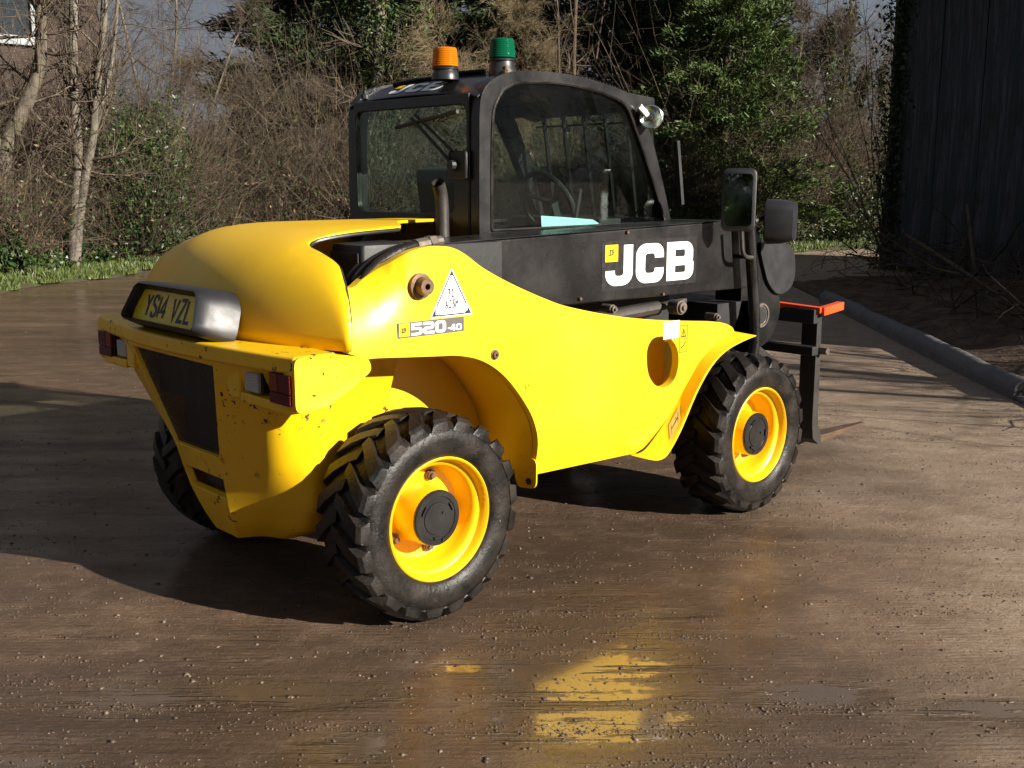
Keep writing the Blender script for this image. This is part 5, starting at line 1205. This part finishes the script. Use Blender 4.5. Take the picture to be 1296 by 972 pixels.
o = [(-6,0),(5.2,0),(5.2,6.6),(-6,6.6)]
wh = [[(x,z),(x+w,z),(x+w,z+h),(x,z+h)][::-1] for x, z, w, h in [(1.2,4.2,2.75,1.45),(1.0,1.3,2.6,1.25)]]
b = MB(); b.prism(o, lambda q, k: (q[0], .3*k, q[1]), wh); b.box((-6,.3,0),(-5.7,7,6.6)); b.box((4.9,.3,0),(5.2,7,6.6)); b.box((-5.7,6.7,0),(4.9,7,6.6)); b.build('wall', M['brick'], H_)
b = MB(); b.add([(-6.3,-.3,6.5),(5.5,-.3,6.5),(5.5,3.5,9.0),(-6.3,3.5,9.0),(-6.3,7.3,6.5),(5.5,7.3,6.5)], [(0,1,2,3),(3,2,5,4)]); rfm = b.build('roof', simple('dark_roof_tiles', (.05,.045,.05), .7, bumps=(8,.05)), H_)
for x, z, w, h in [(1.2,4.2,2.75,1.45),(1.0,1.3,2.6,1.25)]:
    b = MB(); b.box((x,-.02,z),(x+w,.08,z+.09)); b.box((x,-.02,z+h-.08),(x+w,.08,z+h)); b.box((x,-.02,z+.09),(x+.08,.08,z+h-.08)); b.box((x+w-.08,-.02,z+.09),(x+w,.08,z+h-.08))
    b.box((x+w*.60,-.018,z+.09),(x+w*.60+.09,.08,z+h-.08)); b.box((x+.08,-.016,z+h*.55),(x+w*.6,.08,z+h*.55+.05)); wn_ = b.build('window', M['frame_white'], H_)
    b = MB(); b.box((x+.05,.05,z+.05),(x+w-.05,.06,z+h-.05)); b.build('pane', M['pane'], wn_)
    b = MB(); b.box((x-.1,-.10,z-.09),(x+w+.1,.0-.02,z)); b.build('sill', M['frame_white'], wn_)

# ------------------------------------------------------------------ corrugated shed at the right
t = NT('corrugated_sheet'); co = t.coord(); n1 = t.noise(t.coord(scale=(1,1,.35)), 1.6, 6, .7); n2 = t.noise(co, 7, 5, .7)
n3 = t.noise(t.coord(scale=(9,9,.5)), 1.0, 5, .7); c = t.mix(t.ramp(n3, .46, .60), (.013,.026,.031), (.070,.068,.094)); c = t.mix(t.ramp(n1, .5, .62), c, (.012,.012,.013)); c = t.mix(t.ramp(n2, .56, .70), c, (.03,.015,.010)); M['sheet'] = t.bsdf(c, .55, .25, t.bump(n2, .004))
wd = Vector((.683, .730, 0)); wnm = Vector((-.730, .683, 0)); S0 = Vector((15.78, 6.14, 0)); SL = 11.3; SH = 4.7
shed = thing('corrugated_shed', 'dark corrugated iron shed standing in shade at the right edge', 'shed', tuple(S0), math.atan2(-wd.y, -wd.x))
# local x runs along the wall towards the camera side, local y points into the shed or out of it
ysg = 1 if (Matrix.Rotation(math.atan2(-wd.y, -wd.x), 3, 'Z') @ Vector((0,1,0))).dot(wnm) > 0 else -1
def sheet_mesh(w, h):
    b = MB(); n_ = int(w/.0762*6); rows = [[(i*w/n_, ysg*.017*math.cos(2*math.pi*i/6), z) for i in range(n_+1)] for z in (0, h*.33, h*.66, h)]; b.grid(rows); return b.mesh('sheet', M['sheet'], 60)
sm_ = sheet_mesh(.92, SH-.12)
for k in range(int(SL/.84)):
    obj('sheet', sm_, shed, (.10+k*.84, ysg*(.006*(k % 2)), .10+.02*math.sin(k*2.3)), (0, R(.25*math.sin(k*1.7)), 0))
b = MB(); b.box((-.06,-.14,0),(.10,.10,SH)); b.build('corner_post', simple('weathered_post', (.035,.03,.025), .8, bumps=(20,.01)), shed)
b = MB()
for z in (.3, 2.3, 4.4): b.box((.1, -ysg*.10-.04, z), (SL, -ysg*.10+.04, z+.1))
b.build('rail', M['bark_dark'], shed)
b = MB(); D_ = -ysg*6.0
b.box((0,min(D_,D_*.98),0),(SL,max(D_,D_*.98),SH)); b.box((-.02,min(-ysg*.16,D_*.98),0),(.06,max(-ysg*.16,D_*.98),SH)); b.box((SL-.06,min(-ysg*.16,D_*.98),0),(SL,max(-ysg*.16,D_*.98),SH)); b.build('rear_wall', M['sheet'], shed)
b = MB(); b.add([(-.3,ysg*.3,SH-.02),(SL+.3,ysg*.3,SH-.02),(SL+.3,-ysg*3,SH+1.2),(-.3,-ysg*3,SH+1.2),(-.3,D_*1.05,SH),(SL+.3,D_*1.05,SH)], [(0,1,2,3),(3,2,5,4)]); b.build('roof', M['sheet'], shed)

# kerb of concrete blocks, soil bank, brushwood
ka, kb = Vector((10.05, 3.98, 0)), Vector((5.50, -.43, 0)); kd = (kb-ka); KL = kd.length; kd.normalize()
M['kerb'] = simple('weathered_concrete', (.115,.113,.115), .80, bumps=(60,.006), var=.45, vs=7)
kerb = thing('ground_beam', 'long dark grey round-topped beam lying along the yard edge in front of the shed', 'beam', tuple(ka), math.atan2(kd.y, kd.x))
prof_ = [(.0,0),(.17,0),(.175,.065)] + arc(.088,.065,.085,0,180,10) + [(-.0,.065)]
rows = []
for k in range(41):
    x = KL*k/40; dz = .008*math.sin(x*1.9)+.005*math.sin(x*5.3); dy = .012*math.sin(x*.9)
    rows.append([(x, y+dy, max(-.02, z+dz*(z > .01))) for y, z in prof_])
b = MB(); b.grid(rows, close=True); b.add(rows[0], [tuple(range(len(prof_)))]); b.add(rows[-1], [tuple(range(len(prof_)))]); b.build('beam', M['kerb'], kerb, smooth=45)
b = MB(); b.add([(KL+.004, y*.8+.024, z*.8+.02) for y, z in prof_], [tuple(range(len(prof_)))]); b.build('end_face', M['dark_steel'], kerb, smooth=0)
fk_ = thing('flush_kerb', 'pale flush concrete edging in the sun beyond the end of the raised kerb', 'kerb', (5.62,-.52,0), math.atan2(kd.y, kd.x))
b = MB(); b.box((-.5,-.14,0),(1.6,-.02,.03)); b.build('edging', M['kerb'], fk_, bev=.008)
t = NT('dark_soil'); co = t.coord(world=True); c = t.mix(t.ramp(t.noise(co, 4, 6, .75), .35, .65), (.055,.038,.027), (.17,.12,.085)); M['soil'] = t.bsdf(c, .9, 0, t.bump(t.noise(co, 22, 5, .7), .05), .2)
kn = Vector((-kd.y, kd.x, 0)); rows = []
from mathutils import noise as mn
for i in range(90):
    s = -7+21.*i/89; row = []
    for j in range(26):
        o_ = .10+4.7*j/25; p = ka+kd*s+kn*o_
        z = .13+.20*min(1, o_/2.6) + .11*(mn.noise(p*1.1)) + .05*mn.noise(p*4) + .02*mn.noise(p*11)
        if s < 0: z = z*max(0, 1+s/5.) - .25*max(0, -s-4)
        row.append((p.x, p.y, max(-.02, (z-.05)*min(1, .12+o_*1.1))))
    rows.append(row)
b = MB(); b.grid(rows); bank = b.build('soil_bank', M['soil'], None, smooth=80); tag(bank, kind='structure')
n = 520; s = -3.5+12.5*g.random(n); o_ = .5+2.6*g.random(n)**.7; P = np.array([tuple(ka+kd*a+kn*c_) for a, c_ in zip(s, o_)]); P[:,2] = .18+.5*g.random(n)**2
D = g.standard_normal((n,3))*np.array([1,1,.45])+np.array([0,0,.12]); sg_, js_ = walks(P, D, .4+1.1*g.random(n), .006+.012*g.random(n)**3, 5, .2, .0, g)
JJ = np.concatenate([j[0] for j in js_]); k = g.integers(0, len(JJ), 1500); s2, _ = walks(JJ[k], g.standard_normal((1500,3)), .2+.4*g.random(1500), np.full(1500,.004), 3, .3, 0, g)
V, F = tubes(*cat(sg_+s2)); V[:,2] = np.maximum(V[:,2], .05)
tag(obj('brushwood', np_mesh('brushwood', V, F, M['bark_dark'])), 'heap of dead branches and brambles along the foot of the shed', 'brushwood', kind='stuff')  # darker bark than the twigs: the shade by the shed put into the colour
V, F, mi = stones(1500, lambda g, n: (lambda s, o: (ka.x+kd.x*s+kn.x*o, ka.y+kd.y*s+kn.y*o))(-1+12*g.random(n), .3+2.2*g.random(n)), .008, .045, 9); V[:,2] += .2
def pole(label, pts, r, m='bark'):
    T_ = thing('fallen_branch', label, 'branch', pts[0]); b = MB(); P = smooth_poly([tuple(Vector(q)-Vector(pts[0])) for q in pts], 4); b.tube(P, [r*(1-.5*i/len(P)) for i in range(len(P))], 7); b.build('stem', M[m], T_, smooth=60)
p1, p2 = (12.92, 4.35), (8.06, 0.58)
pole('long straight fallen pole lying along the soil bank below the shed', [(*p1,.75),((p1[0]+p2[0])/2,(p1[1]+p2[1])/2,.55),(*p2,.33)], .032, 'bark_dark')
p1, p2 = (10.92, 2.54), (10.44, 2.15)
pole('short crooked branch stub leaning against the shed', [(*p2,.45),((p1[0]+p2[0])/2,(p1[1]+p2[1])/2,.85),(*p1,1.25)], .04, 'bark_dark')
# climbers on the shed's corner
m = 2600; q = S0[:2]; z = 5*g.random(m); P = np.column_stack([S0.x-wd.x*(.25*g.standard_normal(m)+.25)+wnm.x*.1, S0.y-wd.y*(.25*g.standard_normal(m)+.25)+wnm.y*.1, z]); P[:,:2] += .09*g.standard_normal((m,2))
cl = thing('climbing_ivy', 'dark ivy climbing the left corner of the corrugated shed', 'ivy', (0,0,0)); V, F = leaves(P, .045, g); obj('leaves', np_mesh('leaves', V, F, M['ivy']), cl)
st = [np.array([(S0.x+wnm.x*.12, S0.y+wnm.y*.12, 0.)]) for _ in range(14)]; P = np.concatenate(st)+.1*g.standard_normal((14,3)); P[:,2] = 0; s_, _ = walks(P, np.tile([[.0,0,1.]], (14,1)), np.full(14,5.), np.full(14,.014), 14, .12, .02, g); V, F = tubes(*cat(s_)); obj('stems', np_mesh('stems', V, F, M['twig']), cl)
# a bare tree standing past the shed's near end; its branches dapple the kerb
bare_tree('bare tree beyond the near end of the shed', (7.6, -5.4), [([(0,0,0),(.1,0,1.4),(0,.1,2.8),(.2,.1,4.4)],.14,.06),([(0,0,1.3),(.7,.1,2.2),(1.3,.2,3.4)],.07,.03),([(0,0,1.2),(-.7,.1,2.0),(-1.2,0,3.2)],.07,.03)], 71, lev=4, kids=3, spread=.5, lift=.02)

# the far side of the yard, seen only in the mirror
for k, (x, y, lab) in enumerate(((-11.5,-7.2,'green conifer across the yard, nearest the road'),(-10.8,-10.2,'green conifer across the yard, in the middle of its row'),(-9.2,-13.2,'green conifer across the yard, last of its row'))):
    r_ = bpy.data.objects['conifer_tree']; c2 = r_.copy(); col.objects.link(c2); c2.location = (x, y, 0); c2.rotation_euler = (0, 0, k*2.1); c2['label'] = lab; c2['group'] = 'conifers across the yard'
    for ch in list(r_.children): d2 = ch.copy(); col.objects.link(d2); d2.parent = c2
